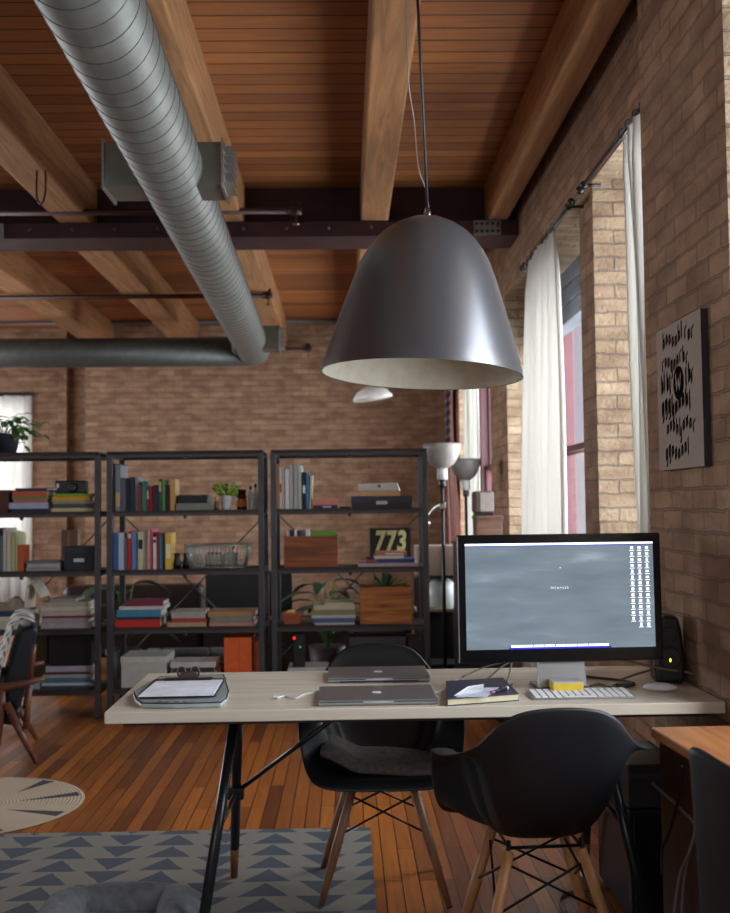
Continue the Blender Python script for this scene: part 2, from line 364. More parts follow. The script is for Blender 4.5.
# sprinkler pipes
def pipe(x0,x1,y,Y,lab,r=.022):
    a=P(x0,y,Y=Y); c=P(x1,y,Y=Y); c.z=a.z; t=thing('sprinkler_pipe',lab,'pipe',a,0,'sprinkler pipes')
    MB().tube([a,c],r,12).build('pipe',PIPE,t)
    q=MB().tube([c+Vector((0,0,-.03)),c+Vector((0,0,.06))],.03,10).tube([c+Vector((-.05,0,0)),c+Vector((.04,0,0))],.03,10).build('elbow',PIPE,t)
    h=MB().lathe([(.006,-.1),(.022,-.095),(.022,-.088),(.006,-.084),(.006,-.03)],c,10); h.build('sprinkler_head',mat('brass','8a6a4a',.4,.8),t)
    return t,a,c
a=P(-40,213,Y=7.1); pipe(-40,296,213,7.1,'thin dark red pipe running just in front of the steel girder')
pipe(-40,268,298,9.8,'thin dark pipe crossing behind the round duct, beyond the girder')
tq,a,c=pipe(262,308,349,12.75,'short dark pipe with elbow beside the end of the duct',.018)
MB().tube([c+Vector((0,0,.05)),(c.x,YB-.002,c.z+.05)],.012,8).build('wall_bracket',PIPE,tq); MB().tube([a+Vector((.02,0,0)),(a.x+.02,YB-.002,a.z)],.012,8).build('wall_bracket',PIPE,tq)
# ================================================================ DUCTS
R_=.168
d1=P(92,0,Z=3.03); d2=P(254,350,Z=2.985); dv=(d2-d1).normalized(); d0=d1-dv*4.5
t=thing('spiral_duct','long round galvanized spiral duct running away under the ceiling','duct',d0)
MB().tube([d0,d2-dv*.0,d2+dv*.02],[R_,R_,R_-.03],48).build('duct_tube',GALV,t)
u=Vector((0,0,1)); u=(u-dv*u.dot(dv)).normalized(); w2=dv.cross(u); L_=(d2-d0).length; pts=[]
n=int(L_/.13*28)
for i in range(n): 
    a=2*PI*i/28; pts.append(d0+dv*(.13*i/28)+(u*math.cos(a)+w2*math.sin(a))*(R_+.0005))
MB().tube(pts,.0032,5).build('spiral_seam',GALVD,t)
t2=thing('cross_duct','round galvanized duct running sideways below the far beams','duct',(d2.x-2,d2.y,d2.z))
e0=Vector((XL,d2.y+.1,d2.z)); e1=Vector((d2.x-.05,d2.y+.1,d2.z))
MB().tube([e0,e1],.155,40).build('duct_tube',mat('galvanized_dark','555956',.5,.6),t2)
def register(px0,px1,y,Y_,hz,lab,hid=True):
    kk=(Y_-d1.y)/dv.y; c=d1+dv*kk; c.z+=.01; c.x=P((px0+px1)/2,y,Y=Y_).x; hw=(px1-px0)/2*Y_/F
    q=thing('air_register',lab,'vent',c,0,'side registers of the spiral duct')
    MB().box(c.x-hw,c.x+hw,c.y-.13,c.y+.13,c.z-hz,c.z+hz).build('housing',BOXM,q,bevel=.004)
    for s in (-1,1):
        xx=c.x+s*hw; fr_=MB()
        fr_.box(xx-.006,xx+.006,c.y-.145,c.y+.145,c.z-hz-.015,c.z-hz).box(xx-.006,xx+.006,c.y-.145,c.y+.145,c.z+hz,c.z+hz+.015).box(xx-.006,xx+.006,c.y-.145,c.y-.13,c.z-hz,c.z+hz).box(xx-.006,xx+.006,c.y+.13,c.y+.145,c.z-hz,c.z+hz)
        fr_.build('flange',ALU,q)
    for i in range(5):
        z=c.z-hz+hz*2*(i+.5)/5; bl=MB()
        bl.box(c.x+hw,c.x+hw+.05,c.y-.12,c.y+.12,z-.002,z+.002,Matrix.Translation((0,0,0)))
        bl.build('louvre',ALU,q)
register(109,226,171,5.25,.11,'rectangular metal air register box crossing the near part of the duct')
register(234,280,331,10.4,.115,'small metal air register box near the far end of the duct')
c0,c1=P(-40,324,Y=12.93),P(345,322,Y=12.93); t=MB().tube([c0,Vector((c1.x,c1.y,c0.z))],.022,10).build('conduit',mat('grey_conduit','6c6662',.5,.3)); tag(t,'thin grey conduit running along the top of the back brick wall','conduit')
# hook on beam
hk=P(37,175,Y=6.2); t=MB().tube(smooth_curve([(hk.x,hk.y,ZB),(hk.x-.0,hk.y,ZB-.16),(hk.x+.03,hk.y,ZB-.2),(hk.x+.05,hk.y,ZB-.12),(hk.x+.05,hk.y,ZB-.0)],6),.006,6).build('rod_hanger',BLACK)
tag(t,'thin black rod hanger hooked under the left timber beam','hanger')
# ================================================================ CURTAINS
def rod(y0,y1,lab,z=2.87,x=1.17,g='curtain rods'):
    t=thing('curtain_rod',lab,'curtain rod',(x,y0,z),0,g)
    MB().tube([(x,y0,z),(x,y1,z)],.011,10).build('rod',BLACK,t)
    k=MB()
    for y in (y0+.06,y1-.06): k.tube([(1.25,y,z),(x,y,z)],.008,8).ball((x,y,z),.02,8,6)
    k.build('bracket',BLACK,t)
    k=MB().ball((x,y0-.02,z),.022,10,8).ball((x,y1+.02,z),.022,10,8); k.build('finial',BLACK,t)
rod(3.86,5.05,'black curtain rod over the window nearest the desk')
rod(5.3,6.75,'black curtain rod over the second window, behind the pendant lamp')
rod(8.9,11.0,'black curtain rod over the farthest window by the flag')
def curtain(y0,y1,yb0,yb1,lab,x=1.165,z1=2.85,z0=.12,folds=7,amp=.035,seed=1,xb=0):
    rnd=random.Random(seed); n=folds*8; ph=[rnd.random()*.8 for _ in range(folds+1)]
    rows=[]
    for i in range(15):
        t=i/14; z=z1+(z0-z1)*t; r=[]
        for j in range(n+1):
            s=j/n; a=y0+(y1-y0)*s; bq=yb0+(yb1-yb0)*s; e=t**.7
            y=a+(bq-a)*e
            am=amp*(.6+.6*t)*(1 if t>.02 else .5)
            xx=x+am*math.sin(2*PI*folds*s+ph[int(s*folds)]*.7*t)+.01*math.sin(5*t+9*s)+xb*t
            r.append((xx,y+.012*math.sin(2*PI*folds*s*2+t*3),z))
        rows.append(r)
    t=thing('curtain',lab,'curtain',(x,(y0+y1)/2,z0),0,'white window curtains')
    MB().grid(rows).build('fabric',CURT,t,solid=.003)
    for j in range(folds+1):
        y=y0+(y1-y0)*j/folds; k=MB().tube([(x+.014*math.cos(a),y,2.868+.02*math.sin(a)) for a in [2*PI*q/10 for q in range(10)]],.0025,5,closed=True); k.build('ring',BLACK,t)
curtain(3.86,4.28,3.86,4.02,'white curtain half hidden behind the near brick pier, right of the bright brick pier',folds=4,seed=2,z0=.79)
curtain(5.74,6.5,5.66,6.8,'full white curtain left of the red window frame, beside the pendant lamp',folds=6,amp=.045,seed=4)
curtain(9.3,10.0,9.35,9.95,'distant white curtain at the farthest window, behind the floor lamps',folds=6,seed=5)
# far left window curtains
rr=thing('curtain_rod','dark curtain rod on the far back wall at the left edge','curtain rod',(-4.8,YB+.38,2.85),0,'curtain rods')
MB().tube([(-5.7,YB+.38,2.8),(-3.95,YB+.38,2.8)],.016,10).build('rod',BLACK,rr); k=MB(); 
for xx in (-5.6,-4.02): k.tube([(xx,YB+.38,2.8),(xx,YB+.45,2.8)],.02,8)
k.build('bracket',BLACK,rr)
rows=[]
for i in range(10):
    z=2.78+(.15-2.78)*i/9; rows.append([(-5.1+1.12*j/56,YB+.39+.035*math.sin(2*PI*8*j/56+i*.15),z) for j in range(57)])
t=MB().grid(rows).build('curtain',CURT,solid=.003); tag(t,'white curtain of the far back window, behind the potted vine','curtain','white window curtains')
# flag hanging on the window wall by the far corner
fm=MB(); fy0,fy1=11.2,12.45; fl=thing('flag','red, white and blue striped flag with stars hanging beside the far corner','flag',(1.2,12.1,.6))
def flagrow(z,s): return (1.212+.014*math.sin(9*s+z*1.3),fy1+(fy0-fy1)*(1-s)*(.8+.2*math.sin(z*2.1)),z)
SF={'r':mat('flag_red','a01f2c',.8),'w':mat('flag_white','c9c3b4',.8),'b':mat('flag_navy','18203c',.8)}
for nm,z0,z1,ss,mm in [('canton',2.75,1.85,(.35,1),'b')]+[('stripe',2.75,.6,(.05*i,.05*(i+1)),'rw'[i%2]) for i in range(7)]+[('stripe',1.85,.6,(.35+.0929*i,.35+.0929*(i+1)),'rw'[i%2]) for i in range(7)]:
    rows=[[flagrow(z0+(z1-z0)*i/14,ss[0]+(ss[1]-ss[0])*j/6) for j in range(7)] for i in range(15)]
    o=MB().grid(rows).build(nm,SF[mm],fl,solid=.004)
    if nm=='canton':
        st=MB()
        for i in range(8):
            for j in range(4):
                v=Vector(flagrow(2.66-.105*i,.42+.14*j+.05*(i%2)))+Vector((-.008,0,0)); pts=[]
                for q in range(10):
                    a=PI/2+q*PI/5; r=.03 if q%2==0 else .012; pts.append((v.y+r*math.cos(a),v.z+r*math.sin(a)))
                st.prism(pts,'X',v.x-.002,v.x+.002)
        st.build('star',SF['w'],o)['kind']='stuff'
tag(MB().tube([(1.2,11.1,2.78),(1.2,12.6,2.78)],.012,10).tube([(1.2,12.2,2.78),(1.25,12.2,2.78)],.008,8).build('flag_rod',BLACK),'thin black rod carrying the flag on the wall','rod')
# ================================================================ BOOKCASES
YF=6.78; DEP=.42
LV=[P(345,y,Y=YF).z for y in (508.5,567.5,625.5,686)]; ZT=P(345,452,Y=YF).z
def X(px,Y=YF): return P(px,560,Y=Y).x
def rack(x0,x1,lab):
    t=thing('bookcase',lab,'bookcase',((x0+x1)/2,YF,0),0,'black steel bookcases standing in a row')
    w_=.036
    for xx in (x0,x1-w_):
        for yy in (YF,YF+DEP-w_):
            o=MB().box(xx,xx+w_,yy,yy+w_,.01,ZT).build('post',RACK,t,bevel=.002)
            MB().lathe([(.022,0),(.022,.008),(.012,.012)],(xx+w_/2,yy+w_/2,0),12).build('foot',BLACK,o)
    q=MB()
    for z in [v-.0165 for v in LV]+[ZT-.002]:
        q.box(x0+w_,x1-w_,YF+.004,YF+.03,z-.018,z).box(x0+w_,x1-w_,YF+DEP-.03,YF+DEP-.004,z-.018,z)
        for xx in (x0+.004,x1-w_+.004): q.box(xx,xx+.028,YF+w_,YF+DEP-w_,z-.018,z)
    q.build('shelf_frame',RACK,t)
    for z in LV+[ZT+.02]:
        MB().box(x0+.003,x1-.003,YF-.002 if z>ZT else YF+.0385,YF+DEP-.0385 if z<ZT else YF+DEP,z-.016,z).build('shelf_board',SHELFW,t,bevel=.002)
        if z<ZT: MB().box(x0+w_+.001,x1-w_-.001,YF+.001,YF+.038,z-.016,z).build('shelf_edge',SHELFW,t)
    b=MB()
    for (xa,za,xb,zb) in ((x0+.02,ZT-.4,x1-.02,.3),(x1-.02,ZT-.4,x0+.02,.3)):
        b.tube([(xa,YF+DEP+.004,za),(xb,YF+DEP+.004,zb)],.005,6)
    b.build('cross_brace',RACK,t)
    k=MB()
    for z in [v-.036 for v in LV]+[ZT-.022]:
        k.ball(((x0+x1)/2,YF-.003,z-.004),.013,8,6)
    k.build('shelf_clip',RACK,t)
U=[(X(-57),X(100)),(X(106.5),X(264)),(X(271),X(429))]
rack(*U[0],'black steel bookcase at the left edge, with the potted vine on top')
rack(*U[1],'middle black steel bookcase, with the wire tray and the orange box')
rack(*U[2],'right black steel bookcase, with the sign and two wooden crates')
PAGE=mat('book_pages','cfc8b8',.85,0,.1,60,stretch=(1,1,20))
CM={}
def cm(c,r=.55):
    if (c,r) not in CM: CM[(c,r)]=mat('cover_'+c,c,r,0,.08,25)
    return CM[(c,r)]
rb=random.Random(5)
def upright(px0,px1,pyt,z,c,lab,grp,lean=0,band=None):
    x0=X(px0,YF+.06)+.0006; x1=X(px1,YF+.06)-.0006; h=max(.05,P((px0+px1)/2,pyt,Y=YF+.06).z-z); d=min(.26,h*.78)
    y0=YF+.05+rb.random()*.02
    t=thing('book',lab,'book',(x0,y0,z),0,grp,Matrix.Rotation(lean,3,'Y'))
    th=x1-x0; c_=min(.003,th*.2)
    m=MB().box(0,c_,0,d,0,h).box(th-c_,th,0,d,0,h).box(c_,th-c_,0,c_,0,h); m.build('cover',cm(c),t,local=True,bevel=.0007)
    MB().box(c_,th-c_,c_,d-.004,.004,h-.004).build('pages',PAGE,t,local=True)
    if band: 
        zz,hh,bc=band; MB().box(th*.12,th*.88,-.0012,.0005,h*zz,h*(zz+hh)).build('spine_label',cm(bc),t,local=True)
    return t
def flat(px0,px1,zb,th,c,lab,grp,d=.24,dy=0,pg=True,band=None,name='book',cat='book',Y0=None):
    Y0=YF+.05 if Y0 is None else Y0
    x0=X(px0,Y0); x1=X(px1,Y0); y0=Y0+dy
    t=thing(name,lab,cat,((x0+x1)/2,y0+d/2,zb),0,grp); c_=min(.003,th*.22)
    MB().box(x0,x1,y0,y0+d,zb,zb+c_).box(x0,x1,y0,y0+d,zb+th-c_,zb+th).box(x0,x1,y0,y0+c_,zb+c_,zb+th-c_).build('cover',cm(c),t,bevel=.0007)
    MB().box(x0+.003,x1-.003,y0+c_,y0+d-.004,zb+c_,zb+th-c_).build('pages',PAGE,t)
    if band:
        a,b,bc=band; MB().box(x0+(x1-x0)*a,x0+(x1-x0)*b,y0-.0012,y0+.0005,zb+th*.25,zb+th*.75).build('spine_label',cm(bc),t)
    return zb+th
def short(w):
    for a,b in (('on the top shelf','top shelf'),('on the second shelf','second shelf'),('on the third shelf','third shelf'),('on the bottom shelf','bottom shelf'),('of the middle bookcase','middle bookcase'),('of the right bookcase','right bookcase'),('of the left bookcase','left bookcase'),(', right bookcase',' right bookcase')): w=w.replace(a,b)
    return w
def row(z,items,where,grp):
    prev=None
    for it in items:
        px0,px1,pyt,c,d=it[:5]; kw=it[5] if len(it)>5 else {}
        lab='%s upright book %s, %s'%(d,short(where),('right of the %s one'%prev) if prev else 'leftmost')
        if len(items)==1: lab=lab.replace(', leftmost','')
        upright(px0,px1,pyt,z,c,lab,grp,**kw); prev=d
def stack(z,items,where,grp,Y0=None):
    prev=None
    for i,it in enumerate(items):
        px0,px1,th,c,d=it[:5]; kw=it[5] if len(it)>5 else {}
        lab='%s %s %s, %s'%(d,kw.pop('kind','book'),short(where),('on the %s one'%prev) if prev else 'lowest'); prev=d
        if len(items)==1: lab=lab.replace(', lowest','')
        z=flat(px0,px1,z+.0004,th,c,lab,grp,Y0=Y0,**kw)
    return z
s1,s2,s3,s4=LV
row(s1,[(112,114.8,463,'3a2024','dark maroon'),(115,120.5,465,'7c868a','pale grey',dict(band=(.1,.3,'c8a868'))),(121,125.6,478,'5a5a70','slate'),(126,129.6,478,'1c1c22','black'),
 (130,134.6,477,'1f2f48','navy'),(135,138.4,477,'8b8f94','light grey'),(138.8,141.6,485,'8c2a2c','brick red'),(142,146.2,481,'2f7c68','teal'),
 (146.6,149,487,'a3202a','crimson',dict(band=(.5,.35,'d8c9a0'))),(149.3,152.4,486,'8a1c28','dark red'),(152.7,155.3,485,'8a4858','dusty pink'),(155.6,158.4,485,'1d2b46','dark blue'),
 (158.7,162,479,'2c5a40','bottle green',dict(band=(.6,.3,'c8b560'))),(162.3,165.6,479,'5d8a60','sage green'),(166,169.6,485,'1e191a','jet black'),(170.2,175.6,479,'c99a5c','tan')],
 'on the top shelf of the middle bookcase','upright books on the top shelf, middle bookcase')
z=stack(s1,[(176.3,214,.046,'7c8278','grey green',dict(d=.3))],'flat beside the tan book on the top shelf','books lying on the top shelf, middle bookcase')
t=thing('storage_box','flat black box lying on the grey green book','box',(X(192),YF+.2,z)); x0,x1=X(178,YF+.05),X(207,YF+.05)
MB().box(x0,x1,YF+.06,YF+.3,z+.0005,z+.045).build('box_body',cm('1d1c1e'),t,bevel=.003); MB().box(x0-.003,x1+.003,YF+.055,YF+.305,z+.035,z+.054).build('lid',cm('252326'),t,bevel=.002)
row(s2,[(112.6,118.2,533,'3e659e','mid blue'),(118.5,124,533,'b4c6dc','pale blue'),(124.3,127,538,'6d6258','taupe'),(127.3,131.4,531.5,'b52331','bright red',dict(band=(.82,.12,'d8cfb8'))),
 (131.7,137.6,532,'5b8fc4','sky blue'),(138,143.6,532,'cfc8a8','cream',dict(band=(.55,.25,'1c1c1c'))),(143.9,147.2,530,'a9a69c','stone grey'),(147.5,150.2,530,'d6a3a3','blush'),
 (150.5,153,529,'c4606e','rose pink'),(153.3,156.7,537,'e2ddd4','white',dict(band=(.82,.1,'1b1b1b'))),(157,159.2,532,'8a2a3c','wine red'),(159.5,162.6,535,'5aa6c0','cyan'),
 (162.9,165,533,'17181a','slim black'),(165.3,171.4,533,'e0b944','yellow',dict(band=(.3,.4,'e8e0c0')))],'on the second shelf of the middle bookcase','upright books on the second shelf, middle bookcase')
SL=mat('porcelain','d9dcd6',.3)
# black binoculars by the yellow book
x0=X(179); t=thing('binoculars','small black binoculars lying right of the yellow book','binoculars',(x0,YF+.1,s2))
MB().lathe([(.024,0),(.026,.03),(.018,.07),(.022,.1)],(x0-.03,YF+.12,s2+.001)).lathe([(.024,0),(.026,.03),(.018,.07),(.022,.1)],(x0+.03,YF+.12,s2+.001)).build('barrel',BLACK,t)
MB().box(x0-.03,x0+.03,YF+.11,YF+.135,s2+.03,s2+.045).build('bridge',BLACK,t)
# wire tray
x0,x1=X(190,YF+.06),X(243,YF+.06); t=thing('wire_tray','pale flared wire tray on the second shelf of the middle bookcase','tray',((x0+x1)/2,YF+.2,s2))
WR=mat('pale_wire','a9b5b0',.4,.4); f=MB(); zt=s2+.15; fl_=.035
def rc(z,e): return [(x0-e,YF+.07-e*.5,z),(x1+e,YF+.07-e*.5,z),(x1+e,YF+.33+e*.3,z),(x0-e,YF+.33+e*.3,z)]
for z,e,r in ((s2+.006,0,.004),(zt,fl_,.005),(s2+.04,.012,.0025)): f.tube(rc(z,e),r,6,closed=True)
f.build('rim',WR,t); f=MB(); A,B=rc(s2+.006,0),rc(zt,fl_)
for k in range(4):
    n=15 if k%2==0 else 7
    for i in range(n+1):
        s=i/n; a=Vector(A[k]).lerp(A[(k+1)%4],s); b=Vector(B[k]).lerp(B[(k+1)%4],s); f.tube([a,b],.0028,5)
for i in range(12): xx=x0+(x1-x0)*i/11; f.tube([(xx,YF+.07,s2+.006),(xx,YF+.33,s2+.006)],.0022,5)
f.build('wire',WR,t)
for i,(a,b,c,d) in enumerate(((193,203,'b7bdb6','pale'),(205,222,'33363a','charcoal'),(223,237,'8d9692','grey'))):
    q=thing('disc_case','%s slim case standing inside the wire tray'%d,'case',(X(a),YF+.15,s2)); xx=X(a,YF+.15)
    MB().box(xx,X(b,YF+.15),YF+.12+.04*i,YF+.132+.04*i,s2+.011,s2+.1).build('case_body',cm(c),q,bevel=.002)
    MB().box(xx+.006,X(b,YF+.15)-.006,YF+.1185+.04*i,YF+.1205+.04*i,s2+.02,s2+.09).build('cover_sheet',cm('a8a294'),q)
g='books stacked on the third shelf, middle bookcase'
stack(s3,[(115,160,.05,'c22a24','bright red'),(116,160,.016,'2a2c38','thin black'),(116.5,161,.046,'3f86a6','blue'),(119,164,.022,'c9cdc8','white')],'in the left stack on the third shelf of the middle bookcase',g)
stack(s3+.1365,[(124,163,.03,'7c2340','plum red')],'on top of the left stack on the third shelf',g)
stack(s3,[(167,206,.028,'b59a70','sand'),(172,206,.026,'a83a48','raspberry'),(171,205,.042,'a9a69d','light grey')],'in the middle stack on the third shelf of the middle bookcase',g)
stack(s3,[(209,254,.026,'b88878','dull pink'),(211,253,.032,'82867a','olive grey'),(208,255,.036,'a4835c','tan brown')],'in the right stack on the third shelf of the middle bookcase',g)
# bottom shelf of middle bookcase
def carton(px0,px1,pyt,z,c,lab,name='storage_box',cat='box',d=.3,Y0=None,lid=None,label=None,grp=None):
    Y0=YF+.05 if Y0 is None else Y0
    x0,x1=X(px0,Y0),X(px1,Y0); zt=P((px0+px1)/2,pyt,Y=Y0).z
    t=thing(name,lab,cat,((x0+x1)/2,Y0+d/2,z),0,grp)
    MB().box(x0,x1,Y0,Y0+d,z+.0006,zt).build('box_body',cm(c),t,bevel=.003)
    if lid: MB().box(x0-.004,x1+.004,Y0-.004,Y0+d+.004,zt-.04,zt+.003).build('lid',cm(lid),t,bevel=.002)
    if label:
        a,b,ya,yb,c2=label; MB().box(X(a,Y0),X(b,Y0),Y0-.007,Y0-.0005,P(a,yb,Y=Y0).z,P(a,ya,Y=Y0).z).build('label_holder',cm(c2),t)
    return t,x0,x1,zt
carton(121,166,657,s4,'b9bdb6','pale grey filing box on the bottom shelf of the middle bookcase',lid='c4c7c0')
stack(s4,[(170,216,.03,'b8bab4','pale grey',dict(kind='magazine')),(171,215,.026,'8f9490','mid grey',dict(kind='magazine')),(170,216,.035,'c3c6c2','off white',dict(kind='magazine')),(172,214,.03,'2c2e33','charcoal',dict(kind='magazine')),(170,215,.035,'c8c8c2','white',dict(kind='magazine'))],'beside the filing box on the bottom shelf','magazines on the bottom shelf, middle bookcase')
t,x0,x1,zt=carton(223.5,251,637.5,s4,'e06422','tall bright orange box on the bottom shelf of the middle bookcase')
MB().box(x0+(x1-x0)*.55,x0+(x1-x0)*.56,YF+.0485,YF+.0502,s4,zt).build('panel_seam',cm('8f3c14'),t)
t2_=thing('storage_box','narrow orange box tucked right behind the tall orange box','box',(X(254),YF+.3,s4)); MB().box(X(251.6,YF+.1),X(257,YF+.1),YF+.1,YF+.36,s4+.0006,zt-.03).build('box_body',cm('b04a18'),t2_,bevel=.003)
# small things on top shelf, middle bookcase
def potx(px,Y=YF+.16): return X(px,Y)
LEAF=mat('succulent_leaf','93b04a',.5,0,.25,30); LEAFD=mat('dark_leaf','23402a',.45,0,.3,20); LEAFM=mat('mid_green_leaf','3f6a30',.45,0,.3,20)
def leaf(m,base,dirv,L,W,droop=.3,n=6,up=Vector((0,0,1))):
    d=Vector(dirv).normalized(); side=d.cross(up); side=side.normalized() if side.length>.01 else Vector((1,0,0)); nrm=side.cross(d)
    rows=[]
    for i in range(n+1):
        t=i/n; c=Vector(base)+d*L*t-up*droop*L*t*t; w_=W*math.sin(PI*min(1,max(.04,t*.93+.05)))**.8*.5
        rows.append([c-side*w_+nrm*w_*.25,c,c+side*w_+nrm*w_*.25])
    m.grid(rows)
x0=potx(226.5); t=thing('potted_succulent','green succulent in a small white pot on the top shelf','potted plant',(x0,YF+.16,s1))
MB().lathe([(.026,0),(.03,.002),(.038,.088),(.04,.094),(.036,.094),(.034,.08),(.001,.078)],(x0,YF+.16,s1+.0006),24).build('pot',mat('white_pot','dcdedc',.4),t,)
m=MB(); rl=random.Random(3)
for k in range(46):
    a=rl.random()*2*PI; e=.1+rl.random()*1.0; d=(math.cos(a)*math.cos(e),math.sin(a)*math.cos(e)*.8,math.sin(e)); b=Vector((x0,YF+.16,s1+.09))+Vector(d)*.02
    L=.055+rl.random()*.045; m.tube([b,b+Vector(d)*L*.5,b+Vector(d)*L*.9,b+Vector(d)*L],[.004,.012,.009,.001],6)
m.build('foliage',LEAF,t)
x0=potx(217,YF+.1); t=thing('candle_holder','small tan wooden candle cup left of the white succulent pot','candle holder',(x0,YF+.1,s1))
MB().lathe([(.014,0),(.016,.05),(.012,.055)],(x0,YF+.1,s1+.0006),16).build('holder_body',cm('8a5a3a'),t); MB().lathe([(.01,.05),(.011,.085),(.002,.09)],(x0,YF+.1,s1),12).build('candle',cm('c9a97a'),t)
x0=potx(242.5); t=thing('jar','dark brown jar with a yellow label right of the succulent','jar',(x0,YF+.16,s1))
MB().lathe([(.03,0),(.034,.004),(.034,.085),(.026,.1),(.026,.115)],(x0,YF+.16,s1+.0006),24).build('glass_body',mat('amber_glass','4a2012',.15),t)
MB().lathe([(.029,.112),(.029,.132),(.02,.134)],(x0,YF+.16,s1),20).build('lid',BLACK,t)
MB().lathe([(.0346,.02),(.0346,.07)],(x0,YF+.16,s1),24,caps=False).build('label',mat('amber_label','b56a2c',.6,0,.4,60),t)
GB=mat('clear_bottle_glass','aeb6b0',.1,0,.2,20)
for px,h,lab in ((251,.15,'shorter clear bottle with a black stopper right of the brown jar'),(256,.165,'taller clear bottle with a black stopper by the rack post')):
    x0=potx(px,YF+.15); t=thing('glass_bottle',lab,'bottle',(x0,YF+.15,s1),0,'clear bottles on the top shelf')
    MB().lathe([(.013,0),(.0155,.003),(.0155,h*.62),(.007,h*.78),(.007,h*.9)],(x0,YF+.15,s1+.0006),18).build('bottle_body',GB,t); MB().lathe([(.009,h*.88),(.01,h),(.006,h+.006)],(x0,YF+.15,s1),14).build('stopper',BLACK,t)
# right bookcase
carton(275,279.4,464,s1,'a17a55','kraft cardboard magazine file at the left end of the top shelf, right bookcase',d=.25,name='magazine_file',cat='file box')
row(s1,[(279.8,282.4,467,'d9d8d4','white',dict(band=(.4,.2,'b5303a'))),(282.7,285.4,467,'cfd2d0','off white'),(285.7,289.8,469,'dcdcdc','chalk white'),(290.1,293.8,465,'b6bab8','light grey'),
 (294.1,298.4,464,'a6aba9','mid grey'),(298.7,302.6,465,'c2cfcc','ice blue'),(303,306.4,472,'1c1d20','black',dict(band=(.42,.22,'dcdcdc'))),(306.7,310,473,'3f83c2','bright blue')],
 'on the top shelf of the right bookcase','upright books on the top shelf, right bookcase')
upright(309.6,312,475,s1,'d2cba0','slim pale yellow book leaning beside the bright blue one',None,lean=.05)
stack(s1,[(313.5,338,.022,'3a2450','dark purple',dict(band=(.4,.75,'c8c0d0'))),(313,339,.04,'c98474','salmon pink')],'flat on the top shelf of the right bookcase','flat books on the top shelf, right bookcase')
stack(s1,[(340,351.5,.012,'17181a','thin black')],'left of the navy box on the top shelf','flat books on the top shelf, right bookcase')
t,x0,x1,zt=carton(352.5,413,496.5,s1,'272b38','flat navy storage box with a white label on the top shelf, right bookcase',d=.32,lid='2b3040',label=(377,388,501,504.5,'c8c8c4'))
stack(zt+.003,[(361,401,.03,'c8a070','orange tan')],'flat on the navy storage box','flat books on the navy box')
t=thing('paper_bag','folded white paper packet lying on the tan book above the navy box','packet',(X(379),YF+.15,zt+.034)); x0,x1=X(359,YF+.06),X(400,YF+.06); z0=zt+.0345
MB().hexa([(x0,YF+.06,z0),(x1+.01,YF+.06,z0),(x1,YF+.28,z0),(x0,YF+.28,z0)],[(x0-.004,YF+.06,z0+.05),(x1-.01,YF+.06,z0+.055),(x1-.02,YF+.26,z0+.05),(x0,YF+.26,z0+.045)]).build('packet_body',cm('c9c6c2'),t,bevel=.008)
MB().ball(((x0+x1)/2+.005,YF+.057,z0+.035),.012,8,6).build('button',cm('7a6a64'),t)
CRATE=wood_mat('crate_wood','9a5a34','5e3420',.65,'X',1); CRATE2=wood_mat('orange_crate_wood','c07e40','7c4524',.65,'X',1.4)
def crate(px0,px1,pyt,z,m,lab,d=.28):
    Y0=YF+.045; x0,x1=X(px0,Y0),X(px1,Y0); zt=P((px0+px1)/2,pyt,Y=Y0).z; t=thing('wooden_crate',lab,'crate',((x0+x1)/2,Y0+d/2,z))
    w_=.012; z+=.0006
    MB().box(x0,x1,Y0,Y0+w_,z,zt).build('front_panel',m,t,bevel=.002); MB().box(x0,x1,Y0+d-w_,Y0+d,z,zt).build('back_panel',m,t,bevel=.002)
    for a in (x0,x1-w_): MB().box(a,a+w_,Y0+w_,Y0+d-w_,z,zt).build('side_panel',m,t)
    MB().box(x0+w_,x1-w_,Y0+w_,Y0+d-w_,z,z+w_).build('bottom_panel',m,t)
    return x0,x1,zt,Y0,z+w_
x0,x1,zt,Y0,zb=crate(284,338,536,s2,CRATE,'brown wooden crate full of books on the second shelf, right bookcase')
for i,(a,b,c,d) in enumerate(((287,290,'c9cac6','white'),(290.3,294.6,'1e2024','black'),(295,297.6,'d8d8d4','cream'),(298,301.2,'23262e','charcoal'),(301.6,305.8,'4c5a70','slate blue'),(306.2,309.6,'dadcd8','pale grey'))):
    q=thing('book','%s book standing in the brown wooden crate'%d,'book',(X(a,YF+.12),YF+.07,zb),0,'books standing in the crate'); xa,xb=X(a,YF+.12),X(b,YF+.12); hh=zt+.034+.006*(i%3)-zb-.001
    MB().box(xa,xa+.003,YF+.07,YF+.28,zb+.001,zb+hh).box(xb-.003,xb,YF+.07,YF+.28,zb+.001,zb+hh).box(xa+.003,xb-.003,YF+.07,YF+.073,zb+.001,zb+hh).build('cover',cm(c),q)
    MB().box(xa+.0032,xb-.0032,YF+.0732,YF+.275,zb+.002,zb+hh-.004).build('pages',PAGE,q)
q=thing('book','bright green book laid in the right half of the brown wooden crate','book',(X(325,YF+.15),YF+.15,zb)); xa,xb=X(311,YF+.12),X(336,YF+.12)
MB().box(xa,xb,YF+.12,YF+.124,zb+.001,zt+.033).box(xa,xb,YF+.15,YF+.154,zb+.001,zt+.033).box(xa,xa+.004,YF+.124,YF+.15,zb+.001,zt+.033).build('cover',cm('6fa03c'),q); MB().box(xa+.004,xb-.002,YF+.124,YF+.15,zb+.002,zt+.03).build('pages',PAGE,q)
